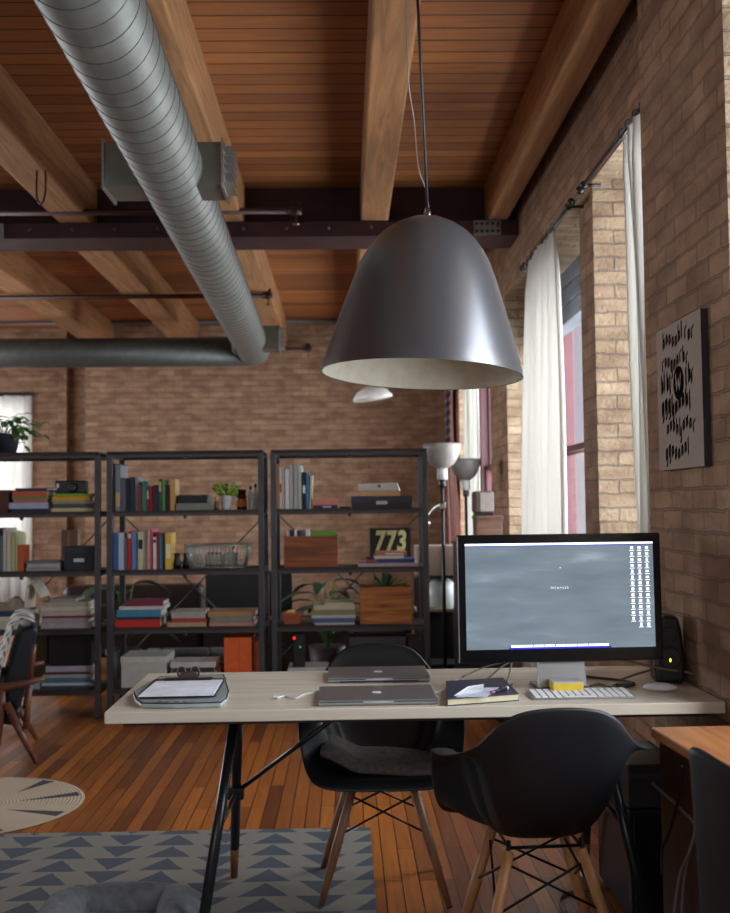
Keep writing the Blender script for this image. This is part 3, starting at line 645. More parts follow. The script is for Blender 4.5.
# 773 sign on flat books
g='flat books under the sign'
z=stack(s2,[(358,418,.022,'b9a9b4','pale lilac',dict(d=.3)),(367,415,.026,'3a3f7c','indigo',dict(band=(.0,.2,'b85a30'))),(374,404,.02,'d4d0c4','white'),(376,407,.024,'a8685c','red and white',dict(band=(.3,.9,'cfc4b4')))],'stacked under the 773 sign',g)
t=thing('number_sign','black framed sign reading 773 in cream outlined numerals, leaning on the books','sign',(X(390,YF+.2),YF+.31,s2))
SY=YF+.34; x0,x1=X(370,SY),X(411,SY); zb=P(390,562,Y=SY).z; zt=P(390,528,Y=SY).z; zb=z-.09
Ml=Matrix.Translation(((x0+x1)/2,SY,zb))@Matrix.Rotation(-.06,4,'X')
W2=(x1-x0)/2; hh=zt-zb; vs=MB()
vs.box(-W2-.0,W2,0,.02,0,hh,Ml@Matrix.Shear('XZ',4,(0,0)) if False else Ml).build('sign_board',cm('17181a'),t,bevel=.002)
fr_=MB(); 
for a in ((-W2,W2,0,.008),(-W2,W2,hh-.008,hh)): fr_.box(a[0],a[1],-.006,.0,a[2],a[3],Ml)
fr_.box(-W2,-W2+.008,-.006,0,.008,hh-.008,Ml).box(W2-.008,W2,-.006,0,.008,hh-.008,Ml).build('frame',cm('202124'),t)
MT=t.matrix_basis.inverted()@Ml@Matrix.Translation((0,-.003,hh*.6))@Matrix.Rotation(PI/2,4,'X')@Matrix.Diagonal((.8,1.15,1,1))
text_mesh('773',.165,.0015,cm('cdc98a'),'numerals',t,MT,shear=.12,spacing=1.12,bold=.006)
MT2=t.matrix_basis.inverted()@Ml@Matrix.Translation((0,-.0055,hh*.6))@Matrix.Rotation(PI/2,4,'X')@Matrix.Diagonal((.78,1.15,1,1))
# third shelf right bookcase
x0=potx(292,YF+.14); t=thing('clay_pot','small terracotta trough with a yellow piece inside on the third shelf','pot',(x0,YF+.14,s3)); hw=.062
MB().hexa([(x0-hw*.8,YF+.08,s3+.001),(x0+hw*.8,YF+.08,s3+.001),(x0+hw*.8,YF+.2,s3+.001),(x0-hw*.8,YF+.2,s3+.001)],[(x0-hw,YF+.07,s3+.065),(x0+hw,YF+.07,s3+.065),(x0+hw,YF+.21,s3+.065),(x0-hw,YF+.21,s3+.065)]).build('pot_body',mat('terracotta','a2583a',.8),t,bevel=.004)
MB().box(x0-hw-.005,x0+hw+.005,YF+.065,YF+.215,s3+.056,s3+.074).build('pot_rim',mat('terracotta','a2583a',.8),t,bevel=.003); MB().ball((x0-.01,YF+.12,s3+.078),.024,10,8,(1.3,1,.7)).build('yellow_piece',cm('d9b44c'),t)
stack(s3,[(314,354,.012,'c8c8b8','off white'),(312,354,.03,'4c6288','denim blue'),(311,355,.02,'b7c0c4','pale blue'),(311,355,.032,'7f8a5e','moss green'),(313,354,.03,'c4baa2','cream'),(324,353,.016,'b9bb98','pale green')],'stacked between clay trough and orange crate','books stacked on the third shelf, right bookcase')
cx0,cx1,czt,cY0,czb=crate(359.5,411,587,s3,CRATE2,'orange brown wooden crate holding the agave on the third shelf',.3)
t=thing('agave','spiky green agave growing out of the orange brown crate','plant',((cx0+cx1)/2,cY0+.15,czb))
MB().lathe([(.07,0),(.09,.02),(.1,czt-czb-.03),(.0,czt-czb-.02)],((cx0+cx1)/2,cY0+.15,czb+.001),20).build('pot',cm('2a2420'),t)
m=MB(); rl=random.Random(8)
for k in range(26):
    a=2*PI*k*.382; e=.15+.9*(k/26); d=Vector((math.cos(a)*math.cos(e),math.sin(a)*math.cos(e)*.55,math.sin(e)))
    L=.13+.06*rl.random(); b=Vector(((cx0+cx1)/2,cY0+.15,czt-.03)); leaf(m,b,d,L,.022,.12)
m.build('foliage',mat('agave_green','56784a',.5,0,.25,20),t,solid=.003)
# bottom shelf right bookcase
stack(s4,[(284,322,.03,'a5a8a6','grey'),(286,326,.03,'c5c6c4','white'),(285,325,.012,'b0a8b8','pale mauve'),(287,327,.04,'c0c3c0','bone white')],'on the bottom shelf of the right bookcase','books on the bottom shelf, right bookcase')
t,x0,x1,zt=carton(349,404,637,s4,'3b3a42','large dark grey box on the bottom shelf of the right bookcase',d=.34,lid='403f47')
t,x0,x1,zt=carton(407,421,640,s4,'24252a','narrow black box right of the large dark grey box',d=.34)
x0=X(300,YF+.15); t=thing('network_router','small black router with a red and a green light on the bottom shelf','router',(x0,YF+.2,s4+.113))
zr=s4+.1145; zt_=P(297,633,Y=YF+.1).z
MB().box(x0-.05,x0+.03,YF+.08,YF+.14,zr,zt_).build('router_body',BLACK,t,bevel=.006)
for a,b_,r_,m_,n_ in ((294,638,.0065,mat('red_led','ff2020',.5,emit='ff1818',es=5),'red_light'),(300,647,.006,mat('green_led','20c060',.5,emit='30c070',es=1),'green_light')):
    v=P(a,b_,Y=YF+.08); MB().ball((v.x,YF+.078,v.z),r_,8,6).build(n_,m_,t)
MB().box(x0-.05,x0+.03,YF+.06,YF+.16,zr-.0005,zr+.006).build('base',BLACK,t)
# left bookcase
g='books stacked on the top shelf, left bookcase'
stack(s1,[(11,48,.022,'232b44','navy'),(8.6,48,.04,'a4adc0','pale blue'),(13,46,.02,'a8686a','pinkish white'),(12,47,.022,'7c7c3e','olive'),(12,47,.03,'b8583a','orange'),(15,55,.02,'2d3a48','dark slate',dict(band=(.8,1,'a8b0b8')))],'in left stack, top shelf of left bookcase',g)
z=stack(s1,[(51,93,.024,'c4b48c','cream'),(53,92,.026,'454b4a','charcoal'),(52,93,.018,'8c8c88','grey'),(52,90,.03,'c79a24','golden yellow'),(54,92,.018,'7aa22c','lime green')],'in the right stack on the top shelf of the left bookcase',g)
x0=X(72,YF+.15); t=thing('box_camera','old black folding camera sitting on the lime green book','camera',(x0,YF+.15,z))
MB().box(x0-.1,x0+.1,YF+.1,YF+.19,z+.001,z+.085).build('camera_body',BLACK,t,bevel=.008); MB().lathe([(.028,0),(.03,.02),(.022,.03)],(x0+.02,YF+.1,z+.04),16,Matrix.Rotation(PI/2,3,'X')).build('lens',BLACK,t); MB().box(x0-.085,x0-.072,YF+.094,YF+.1,z+.04,z+.066).build('white_tag',WHITE,t)
t,x0,x1,zt=carton(-14,8,490,s1,'4a2a1c','dark brown box at the left edge of the top shelf, left bookcase',d=.26)
row(s2,[(-6,-1.3,528,'7e8c94','steel blue'),(-1,2.8,536,'5f7c84','teal grey'),(3.1,6.6,528,'b9b8ac','light stone'),(7,11.2,531,'c6c3ac','ivory'),(11.6,15.6,532,'a9b184','pale green'),(16,17.8,534,'b9c090','spring green')],'on the second shelf of the left bookcase','upright books on the second shelf, left bookcase')
row(s2,[(18.3,24,545,'b8542c','rust orange')],'at the end of the row on the second shelf of the left bookcase','upright books on the second shelf, left bookcase')
stack(s2,[(26,60,.024,'8b8e92','grey',dict(kind='binder')),(27,60,.022,'a7a9ac','light grey',dict(kind='binder')),(25,59,.014,'6a6d72','dark grey',dict(kind='binder'))],'beside the orange book on the second shelf','binders on the second shelf, left bookcase')
carton(64,93,547,s2,'1d2230','navy blue box with a white label on the second shelf, left bookcase',d=.2,lid='222838',label=(74,84,558.5,562,'c4c4c0'))
t=thing('cardboard_sheet','brown cardboard carton standing behind the navy box','carton',(X(70,YF+.3),YF+.3,s2)); MB().box(X(61,YF+.3),X(78,YF+.3),YF+.29,YF+.37,s2+.001,P(70,530,Y=YF+.3).z).build('carton_body',cm('8c6a4e'),t,bevel=.004); MB().box(X(68,YF+.3),X(70,YF+.3),YF+.2885,YF+.2905,s2+.001,P(70,530,Y=YF+.3).z).build('tape',cm('a8886a'),t)
g='magazines stacked on the third shelf, left bookcase'
z=stack(s3,[(41,91,.036,'a8a0a4','lilac grey',dict(kind='magazine')),(42,88,.03,'9a959c','mauve',dict(kind='magazine')),(42,92,.014,'74303a','dark red',dict(kind='magazine')),(40,90,.03,'b0a89c','warm grey',dict(kind='magazine')),(41,88,.03,'bdb6a6','cream',dict(kind='magazine')),(40,88,.028,'a39c90','stone',dict(kind='magazine')),(50,76,.02,'8f8a84','grey brown',dict(kind='magazine'))],'in the right stack on the third shelf of the left bookcase',g)
z2=stack(s3,[(-6,32,.05,'b8b4a4','beige'),(-4,33,.03,'c6c0ac','cream'),(-6,28,.034,'1f3a5c','deep blue')],'in the left stack on the third shelf of the left bookcase','books in the left stack, left bookcase')
for k,(a,c,l,tl) in enumerate(((24,'cfcabc','white magazine propped upright on the beige stack, left bookcase',.1),(40,'b7a98c','yellow edged magazine leaning on the magazine stack, left bookcase',-.5))):
    zz=(z2 if k==0 else z)+.001; q=thing('magazine',l,'magazine',(X(a,YF+.1),YF+.1,zz),0,None,Matrix.Rotation(tl,3,'Y'))
    MB().box(0,.004,0,.21,0,.16).build('cover',cm(c),q,local=True); MB().box(.0042,.012,0,.208,.002,.158).build('pages',PAGE,q,local=True)
x0=X(12,YF+.2); t=thing('folded_cloth','crumpled beige cloth on the deep blue book, left bookcase','cloth',(x0,YF+.2,z2))
m=MB(); rl=random.Random(2); rows=[]
for i in range(11):
    r=[]
    for j in range(15):
        u_,v_=j/14-.5,i/10-.5; e=max(0,1-(2*abs(u_))**3)*max(0,1-(2*abs(v_))**3); r.append((x0+u_*.26,YF+.18+v_*.24,z2+.002+.085*e*(.75+.25*math.sin(9*u_+5*v_)+.12*math.sin(23*u_-11*v_))))
    rows.append(r)
m.grid(rows).build('cloth_body',cm('8c8272'),t,sub=1)
stack(s4,[(41,90,.02,'2f5264','petrol blue'),(42,92,.018,'c0c4c8','white'),(44,90,.03,'3f7590','teal blue'),(43,91,.022,'a8a4a6','pale grey'),(44,90,.016,'4a3c44','dark plum'),(46,91,.036,'aaa8b8','lavender grey')],'on the bottom shelf of the left bookcase','books on the bottom shelf, left bookcase')
x0=X(36,YF+.1); stack(s4,[(28,40,.06,'8fa0a8','blue grey')],'left of the stack on the bottom shelf, left bookcase','books on the bottom shelf, left bookcase')
# potted vine on top
zt=ZT+.0205; x0=X(4,YF+.2); t=thing('potted_vine','trailing green vine in a dark pot on top of the left bookcase','potted plant',(x0,YF+.2,zt))
MB().lathe([(.07,0),(.075,.004),(.1,.12),(.105,.13),(.095,.13),(.09,.11),(.001,.105)],(x0,YF+.2,zt+.0006),28).build('pot',cm('1b1f2a'),t)
m=MB(); st=MB(); rl=random.Random(11)
for k in range(22):
    a=rl.random()*2*PI; L=.08+.14*rl.random(); b=Vector((x0,YF+.2,zt+.12)); tip=b+Vector((math.cos(a)*L*1.15,math.sin(a)*L*.7,.1+.13*rl.random()-L*.6)); st.tube(smooth_curve([b,b.lerp(tip,.5)+Vector((0,0,.06)),tip],4),.002,5)
    for q in range(3):
        p=b.lerp(tip,.45+.27*q)+Vector((0,0,.05*(1-q*.45))); aa=a+rl.uniform(-1,1); leaf(m,p,(math.cos(aa),math.sin(aa),rl.uniform(-.3,.5)),.05+.025*rl.random(),.042,.4)
b=Vector((x0+.06,YF+.15,zt+.12)); tr=smooth_curve([b,b+Vector((.05,-.02,.06)),b+Vector((.09,-.03,.0)),b+Vector((.1,-.04,-.07))],6); st.tube(tr,.002,5)
for i in range(2,len(tr),2): leaf(m,tr[i],(rl.uniform(-1,1),-.4,rl.uniform(-.8,.3)),.055,.04,.3)
leaf(m,(x0-.06,YF+.12,zt+.24),(1,-.2,.12),.13,.06,.2)
m.build('foliage',LEAFM,t,solid=.0015); st.build('stem',LEAFD,t)
# ================================================================ BEHIND THE BOOKCASES
def soft(x0,x1,y0,y1,z0,z1): return MB().box(x0,x1,y0,y1,z0,z1)
t=thing('sofa','dark brown sofa seen through the middle bookcase','sofa',(-1.9,9.2,0)); LE=mat('brown_leather','2c1b17',.5,0,.2,6)
x0,x1=X(62,8.6),X(203,8.6)
soft(x0,x1,8.6,8.85,.12,P(170,585,Y=8.6).z).build('backrest',LE,t,bevel=.06,seg=4); soft(x0+.02,x1-.02,8.86,9.5,.12,.42).build('seat',LE,t,bevel=.05,seg=3)
for a in (x0,x1-.16): soft(a,a+.16,8.86,9.5,.12,.6).build('armrest',LE,t,bevel=.04,seg=3)
for a in (x0+.06,x1-.06):
    for y in (8.66,9.42): MB().lathe([(.02,0),(.028,.125)],(a,y,0),12).build('leg',BLACK,t)
t=thing('media_cabinet','low dark cabinet under the television behind the bookcases','cabinet',(X(250,8.3),8.5,0)); x0,x1=X(203,8.3),X(352,8.3); zc=.44
DW=wood_mat('dark_walnut','2f1f18','1d1411',.5,'X',1)
MB().box(x0,x1,8.3,8.75,.06,zc).build('body',DW,t,bevel=.004)
for i in range(2): d_=MB().box(x0+.02+i*(x1-x0)/2,x0+(i+1)*(x1-x0)/2-.02,8.285,8.2995,.09,zc-.03).build('door',DW,t,bevel=.002); MB().ball((x0+(x1-x0)/2+(.04 if i else -.04),8.278,.26),.01,8,6).build('knob',BOLTM,d_)
MB().box(x0+.03,x1-.03,8.33,8.72,0,.06).build('plinth',BLACK,t)
t=thing('television','black flat television with its dark screen behind the middle bookcase','television',(X(249,8.45),8.5,zc)); x0,x1=X(205.5,8.45),X(292,8.45); za,zb_=P(250,616,Y=8.45).z,P(250,571,Y=8.45).z
MB().box(x0,x1,8.44,8.48,za,zb_).build('casing',BLACK,t,bevel=.004); MB().box(x0+.012,x1-.012,8.4385,8.4395,za+.014,zb_-.012).build('screen',mat('dark_screen','14161a',.2),t)
MB().box((x0+x1)/2-.13,(x0+x1)/2+.13,8.4,8.6,zc+.001,zc+.012).box((x0+x1)/2-.03,(x0+x1)/2+.03,8.47,8.49,zc+.012,za+.05).build('stand',BLACK,t)
def bigplant(px,Y_,z0,zp,kind,lab,rpot,pots,seed,spread,Lf,Wf,nl,z1,name='potted_plant',lm=None):
    x=X(px,Y_); t=thing(name,lab,'plant',(x,Y_,z0)); rl=random.Random(seed)
    MB().lathe([(rpot*.7,0),(rpot*.75,.003),(rpot,zp),(rpot*.9,zp),(.001,zp-.03)],(x,Y_,z0+.0005),24).build('pot',cm(pots),t)
    m=MB(); st=MB()
    for k in range(nl):
        a=2*PI*k*.382; h=z0+zp+(z1-z0-zp)*(.25+.7*k/nl); r=spread*(1.0-.5*k/nl); p=Vector((x+math.cos(a)*r*.45,Y_+math.sin(a)*r*.35,h))
        st.tube(smooth_curve([(x,Y_,z0+zp-.03),(x+math.cos(a)*r*.15,Y_+math.sin(a)*r*.1,(h+z0+zp)/2),p],5),.005,6)
        leaf(m,p,(math.cos(a),math.sin(a)*.6,.25),Lf*(.8+.4*rl.random()),Wf,.55)
    m.build('foliage',lm or LEAFD,t,solid=.002); st.build('stem',LEAFM,t)
bigplant(124,8.2,0,.25,0,'large leafed dark green plant behind the middle bookcase, left of the sofa',.14,'2a2a2e',3,.3,.34,.2,9,P(120,572,Y=7.75).z-.05)
bigplant(326,8.0,0,.28,0,'broad leafed house plant behind the right bookcase, left of the crate',.14,'3a2c28',6,.34,.3,.1,17,P(330,575,Y=8.0).z,lm=LEAFD)
bigplant(66,7.7,0,.25,0,'dark leafed plant behind the left bookcase',.1,'2c2626',9,.16,.13,.08,8,P(70,590,Y=7.75).z)
# dark storage behind / in racks low down
t=thing('trunk','low black trunk on the floor behind the right bookcase','trunk',(X(390,7.55),7.7,0)); x0,x1=X(362,7.5),X(411,7.5)
MB().box(x0,x1,7.5,7.95,.02,.46).build('trunk_body',cm('19191d'),t,bevel=.008); MB().box(x0-.006,x1+.006,7.494,7.956,.46,.53).build('lid',cm('1f1f24'),t,bevel=.01)
MB().box((x0+x1)/2-.02,(x0+x1)/2+.02,7.488,7.4995,.4,.47).build('latch',BOLTM,t)
for a in (x0+.04,x1-.04):
    for y in (7.54,7.91): MB().lathe([(.02,0),(.02,.02)],(a,y,0),12).build('foot',BLACK,t)
carton(49,91,632,s4+.145,'15161c','black fabric bin on the books, bottom shelf of the left bookcase',name='fabric_bin',Y0=YF+.06,d=.28)[0]
carton(20,47.5,631,s4,'4a401c','olive brown box behind the stack on the bottom shelf, left bookcase',Y0=YF+.16,d=.2)
t=thing('rolled_mat','long dark grey rolled mat leaning level behind the middle bookcase','mat',(X(190,7.5),7.5,.3)); zz=P(185,654,Y=7.5).z
MB().tube([(X(148,7.5),7.5,zz),(X(224,7.5),7.5,zz)],.045,20).build('mat_roll',cm('4c4848',.8),t); 
for px in (162,210): MB().tube([(X(px,7.5)-.01,7.5,zz),(X(px,7.5)+.01,7.5,zz)],.047,20).build('strap',BLACK,t)
t=thing('bench','low dark wooden bench carrying the rolled mat','bench',(X(186,7.5),7.5,0)); zz-=.046
MB().box(X(128,7.4),X(232,7.4),7.36,7.66,zz-.04,zz).build('bench_top',DW,t,bevel=.004)
for a in (X(131,7.4),X(229,7.4)-.04):
    for y in (7.38,7.6): MB().box(a,a+.04,y,y+.04,0,zz-.04).build('leg',DW,t)

# cabinet by the window, with crate and small drum on top
zc=P(480,542,Y=7.0).z; t=thing('side_cabinet','tall dark cabinet against the window pier, behind the monitor','cabinet',(1.0,7.2,0)); x0,x1=X(459,7.0),X(508,7.0)
MB().box(x0,x1,7.0,7.4,.05,zc-.02).build('body',DW,t,bevel=.004); MB().box(x0-.01,x1+.01,6.99,7.41,zc-.02,zc).build('top',cm('26262a'),t,bevel=.003); MB().box(x0+.02,x1-.02,7.02,7.38,0,.05).build('plinth',BLACK,t)
d_=MB().box(x0+.015,x1-.015,6.985,6.9995,.08,zc-.04).build('door',DW,t,bevel=.002); MB().ball((x1-.05,6.978,.6),.01,8,6).build('knob',BOLTM,d_)
x0,x1=X(477,7.05),X(503,7.05); zt=P(480,516,Y=7.05).z; t=thing('wooden_box','small reddish brown wooden box with a lid on the dark cabinet','box',((x0+x1)/2,7.15,zc)); WB=wood_mat('reddish_box_wood','7a5542','5b3b2d',.6,'X',1)
MB().box(x0,x1,7.05,7.25,zc+.0006,zt-.02).build('box_body',WB,t,bevel=.002); MB().box(x0-.006,x1+.006,7.044,7.256,zt-.02,zt).build('lid',WB,t,bevel=.003)
x0,x1=X(470,7.1),X(495,7.1); z2_=P(480,491,Y=7.1).z; t=thing('tabletop_radio','small brown and grey radio standing on the wooden box','radio',((x0+x1)/2,7.15,zt))
MB().box(x0+.03,x1,7.08,7.22,zt+.02,z2_).build('radio_body',cm('4a3a30'),t,bevel=.02,seg=3); MB().box(x0+.075,x1-.006,7.0785,7.0795,zt+.03,z2_-.01).build('speaker_cloth',cm('8c8078'),t); MB().box(x0+.04,x1-.01,7.09,7.21,zt+.0006,zt+.02).build('base',BLACK,t)
# utility stand with carton and white canister
Y_=7.5; zt=P(436,576,Y=Y_).z; zl=P(436,609,Y=Y_).z; x0,x1=X(416,Y_),X(459,Y_); t=thing('utility_stand','black metal stand of two tiers right of the bookcases','stand',((x0+x1)/2,Y_+.15,0))
for z in (zt,zl,.2): MB().box(x0,x1,Y_,Y_+.3,z-.02,z).build('shelf_board',cm('26211f') if z!=zl else cm('a39c84'),t)
MB().box(x0,x1,Y_+.302,Y_+.312,.02,zl).build('back_panel',BLACK,t)
for a in (x0,x1-.02):
    for y in (Y_,Y_+.28): MB().box(a-.0,a+.02,y-.021,y-.001,0,zt).build('post',RACK,t)
z1=P(436,546,Y=Y_).z; t=thing('cardboard_carton','beige cardboard carton on the top tier of the black stand','carton',((x0+x1)/2,Y_+.15,zt)); MB().box(x0+.005,x1-.01,Y_+.01,Y_+.28,zt+.0006,z1).build('carton_body',cm('a48d7c'),t,bevel=.003); MB().box((x0+x1)/2+.02,(x0+x1)/2+.035,Y_+.0085,Y_+.0102,zt+.001,z1).build('tape',cm('8c7868'),t)
xx=X(443,Y_); t=thing('canister','white rounded canister on the lower tier of the black stand','canister',(xx,Y_+.14,zl)); MB().lathe([(.1,0),(.112,.01),(.115,.1),(.1,.16),(.06,.2),(.01,.215)],(xx,Y_+.15,zl+.0006),28).build('canister_body',mat('enamel','c9d2cc',.3),t); MB().lathe([(.012,.21),(.018,.225),(.012,.235)],(xx,Y_+.15,zl),14).build('knob',BLACK,t)
# floor lamps
def torch(px,pyr,Y_,hw,lab,arm):
    x=X(px,Y_); zr=P(px,pyr,Y=Y_).z; t=thing('floor_lamp',lab,'floor lamp',(x,Y_,0),0,'torchiere floor lamps'); r=hw*Y_/F
    SH=mat('lamp_bowl_plastic','878079',.4)
    k=1 if arm else .95
    s=MB().lathe([(.035,-.17),(.045,-.165),(r*.62,-.14),(r*.84,-.092),(r*.96,-.04),(r,0)],(x,Y_,zr),36,caps=False).build('lamp_shade',SH if arm else mat('lamp_bowl_grey','66625e',.4),t,solid=.004)
    MB().lathe([(.034,-.25),(.037,-.245),(.037,-.171),(.03,-.169)],(x,Y_,zr),24).build('socket_collar',mat('collar_plastic','b5b2ae',.4),t)
    MB().tube([(x,Y_,.02),(x,Y_,zr-.25)],.0125,12).build('pole',BLACK,t); MB().lathe([(.14,0),(.14,.012),(.05,.03),(.016,.035)],(x,Y_,0),32).build('base',BLACK,t)
    MB().lathe([(.022,-.3),(.026,-.29),(.026,-.26),(.022,-.25)],(x,Y_,zr),16).build('coupling',BLACK,t)
    if arm:
        pts=smooth_curve([(x,Y_-.01,zr-.42),(x-.06,Y_-.05,zr-.44),(x-.12,Y_-.08,zr-.5),(x-.16,Y_-.09,zr-.53)],6); MB().tube(pts,.006,8).build('gooseneck',mat('chrome','b5b5b5',.2,1),t)
        MB().lathe([(.008,0),(.022,.02),(.03,.06)],pts[-1],14,Matrix.Rotation(2.2,3,'Y'),caps=False).build('reading_shade',mat('chrome','b5b5b5',.2,1),t,solid=.002)
        MB().box(x-.03,x+.02,Y_-.035,Y_+.01,zr-.455,zr-.41).build('clamp',mat('chrome','b5b5b5',.2,1),t,bevel=.006)
torch(443.5,444,7.3,19.5,'tall floor lamp with a pale bowl shade and black pole, right of the bookcases',True)
torch(467,459,8.4,15.5,'second floor lamp, grey bowl shade, standing behind the first by the window',False)
# ================================================================ LOUNGE CHAIR, RUGS, PET BED
CW=wood_mat('teak_chair_wood','6e4030','4a281e',.45,'Y',1); 
t=thing('lounge_armchair','teak framed armchair with dark leather back at the left edge','armchair',(-1.95,5.85,0))
def S(px,py,Y_=5.8): return P(px,py,Y=Y_)
NV=mat('navy_leather','141c26',.35,0,.15,10)
for Y_ in (5.62,6.2):
    dx=0
    f=lambda px,py: Vector((S(px,py,5.8).x*Y_/5.8,Y_,S(px,py,5.8).z))
    foot=f(37,757); foot.z=.0
    MB().tube([foot,f(22,728),f(6,697)],[.012,.02,.024],10).build('rear_leg',CW,t)
    ft=f(-62,757); ft.z=0; MB().tube([ft,f(-50,690)],[.013,.022],10).build('front_leg',CW,t)
    MB().tube([f(-70,684),f(-10,684),f(20,679),f(44,673)],[.02,.022,.022,.012],10).build('armrest',CW,t)
    MB().tube([f(2,683),f(2,700),f(-2,738)],[.018,.02,.016],10).build('side_strut',CW,t)
    MB().tube([f(30,674),f(33,650),f(34,640)],.014,10).tube([f(30,674),f(28,700),f(26,722)],[.016,.016,.02],10).build('back_post',CW,t)
MB().tube([(f(2,735).x,5.62,f(2,735).z),(f(2,735).x,6.2,f(2,735).z)],.016,10).build('stretcher',CW,t)
pts=[(34,622),(38,628),(32,655),(24,690),(20,704),(10,706),(0,706),(4,680),(12,650),(20,627)]
pp=[(S(a,b,5.8).x,S(a,b,5.8).z) for a,b in pts]
m=MB().prism(pp,'Y',5.66,6.16); m.v=[Vector((v.x*v.y/5.8,v.y,v.z)) for v in m.v]; m.build('back_cushion',NV,t,bevel=.025,seg=3)
pp=[(S(a,b,5.8).x,S(a,b,5.8).z) for a,b in ((20,703),(20,722),(-60,712),(-62,692),(-20,697))]
m=MB().prism(pp,'Y',5.66,6.16); m.v=[Vector((v.x*v.y/5.8,v.y,v.z)) for v in m.v]; m.build('seat_cushion',NV,t,bevel=.025,seg=3)
# striped blanket over the back
def blanket_mat():
    m,nt,b=nodes('striped_blanket'); N=nt.nodes; L=nt.links; tc=N.new('ShaderNodeTexCoord'); wv=N.new('ShaderNodeTexWave'); wv.bands_direction='DIAGONAL'; wv.inputs['Scale'].default_value=7; wv.inputs['Distortion'].default_value=1.0
    r=N.new('ShaderNodeValToRGB'); e=r.color_ramp.elements; e[0].position=.12; e[0].color=srgb('4a5058'); e[1].position=.3; e[1].color=srgb('b4b4aa'); L.new(tc.outputs['Object'],wv.inputs[0]); L.new(wv.outputs[0],r.inputs[0]); L.new(r.outputs[0],b.inputs['Base Color']); b.inputs['Roughness'].default_value=.95; return m
rows=[]
for px,py in ((35,618),(28,613),(14,616),(8,630),(2,652),(-3,668),(-6,690)):
    v=S(px,py,5.8); rows.append([(v.x*(5.63+.56*j/12)/5.8+.008*math.sin(j*1.1),5.63+.56*j/12,v.z+.006*math.sin(j*1.7+px)) for j in range(13)])
o=MB().grid(rows).build('blanket',blanket_mat(),solid=.012,sub=1); tag(o,'striped grey blanket draped over the back of the armchair','blanket')
def rug_mat():
    m,nt,b=nodes('triangle_rug'); N=nt.nodes; L=nt.links; tc=N.new('ShaderNodeTexCoord'); sp=N.new('ShaderNodeSeparateXYZ'); L.new(tc.outputs['Object'],sp.inputs[0])
    def M_(op,a,b_=None,c=None):
        n=N.new('ShaderNodeMath'); n.operation=op
        for i,v in enumerate((a,b_,c)):
            if v is None: continue
            if isinstance(v,(int,float)): n.inputs[i].default_value=v
            else: L.new(v,n.inputs[i])
        return n.outputs[0]
    nz=N.new('ShaderNodeTexNoise'); nz.inputs['Scale'].default_value=9; L.new(tc.outputs['Object'],nz.inputs['Vector']); wob=M_('MULTIPLY',M_('SUBTRACT',nz.outputs[0],.5),.08)
    u=M_('ADD',M_('DIVIDE',sp.outputs[0],.197),wob); v=M_('ADD',M_('DIVIDE',sp.outputs[1],.14),wob)
    par=M_('FLOORED_MODULO',M_('FLOOR',u),2); fu=M_('ABSOLUTE',M_('SUBTRACT',M_('FRACT',u),.5)); fv=M_('FRACT',v)
    fv2=M_('ABSOLUTE',M_('SUBTRACT',fv,par)); dark=M_('LESS_THAN',fu,M_('MULTIPLY',M_('SUBTRACT',.92,fv2),.47))
    mx=N.new('ShaderNodeMix'); mx.data_type='RGBA'; mx.inputs[6].default_value=srgb('76736a'); mx.inputs[7].default_value=srgb('3f4650'); L.new(dark,mx.inputs[0])
    n2=N.new('ShaderNodeTexNoise'); n2.inputs['Scale'].default_value=120; L.new(tc.outputs['Object'],n2.inputs['Vector']); m2=N.new('ShaderNodeMix'); m2.data_type='RGBA'; m2.blend_type='MULTIPLY'; m2.inputs[0].default_value=.3; L.new(mx.outputs[2],m2.inputs[6]); L.new(n2.outputs[1],m2.inputs[7])
    L.new(mx.outputs[2],b.inputs['Base Color']); b.inputs['Roughness'].default_value=.95
    bp=N.new('ShaderNodeBump'); bp.inputs['Strength'].default_value=.3; bp.inputs['Distance'].default_value=.004; L.new(n2.outputs[0],bp.inputs['Height']); L.new(bp.outputs[0],b.inputs['Normal']); return m
o=MB().box(-2.5,.087,2.3,4.39,.0055,.0125).build('rug',rug_mat(),bevel=.003); tag(o,'large flat woven rug with grey blue triangles on beige, in front of the desk','rug')
# round jute rug
def jute_mat():
    m,nt,b=nodes('round_jute'); N=nt.nodes; L=nt.links; tc=N.new('ShaderNodeTexCoord'); wv=N.new('ShaderNodeTexWave'); wv.wave_type='RINGS'; wv.rings_direction='Z'; wv.inputs['Scale'].default_value=20
    L.new(tc.outputs['Object'],wv.inputs[0]); r=N.new('ShaderNodeValToRGB'); r.color_ramp.elements[0].color=srgb('a08f78'); r.color_ramp.elements[1].color=srgb('b8a78e'); L.new(wv.outputs[0],r.inputs[0]); L.new(r.outputs[0],b.inputs['Base Color']); b.inputs['Roughness'].default_value=.95
    bp=N.new('ShaderNodeBump'); bp.inputs['Strength'].default_value=.6; bp.inputs['Distance'].default_value=.006; L.new(wv.outputs[0],bp.inputs['Height']); L.new(bp.outputs[0],b.inputs['Normal']); return m
jc=Vector((-1.70,4.84,0)); t=thing('round_rug','round braided jute rug with dark wedges, half under the big rug','rug',jc)
MB().lathe([(.485,.0005),(.492,.003),(.485,.005),(.001,.0052)],jc,64).build('rug_body',jute_mat(),t)
for k in range(9):
    a=2*PI*k/9+.28; r0,r1=.2+.05*(k%2),.47; m=MB(); d=Vector((math.cos(a),math.sin(a),0)); n_=Vector((-d.y,d.x,0)); p0=jc+d*r0; 
    m.prism([((p0).x,(p0).y),((jc+d*r1+n_*.0).x,(jc+d*r1).y),((jc+d*(r1-.01)+n_*.07).x,(jc+d*(r1-.01)+n_*.07).y)],'Z',.0052,.0056); m.build('dark_wedge',cm('2f2f36',.95),t)
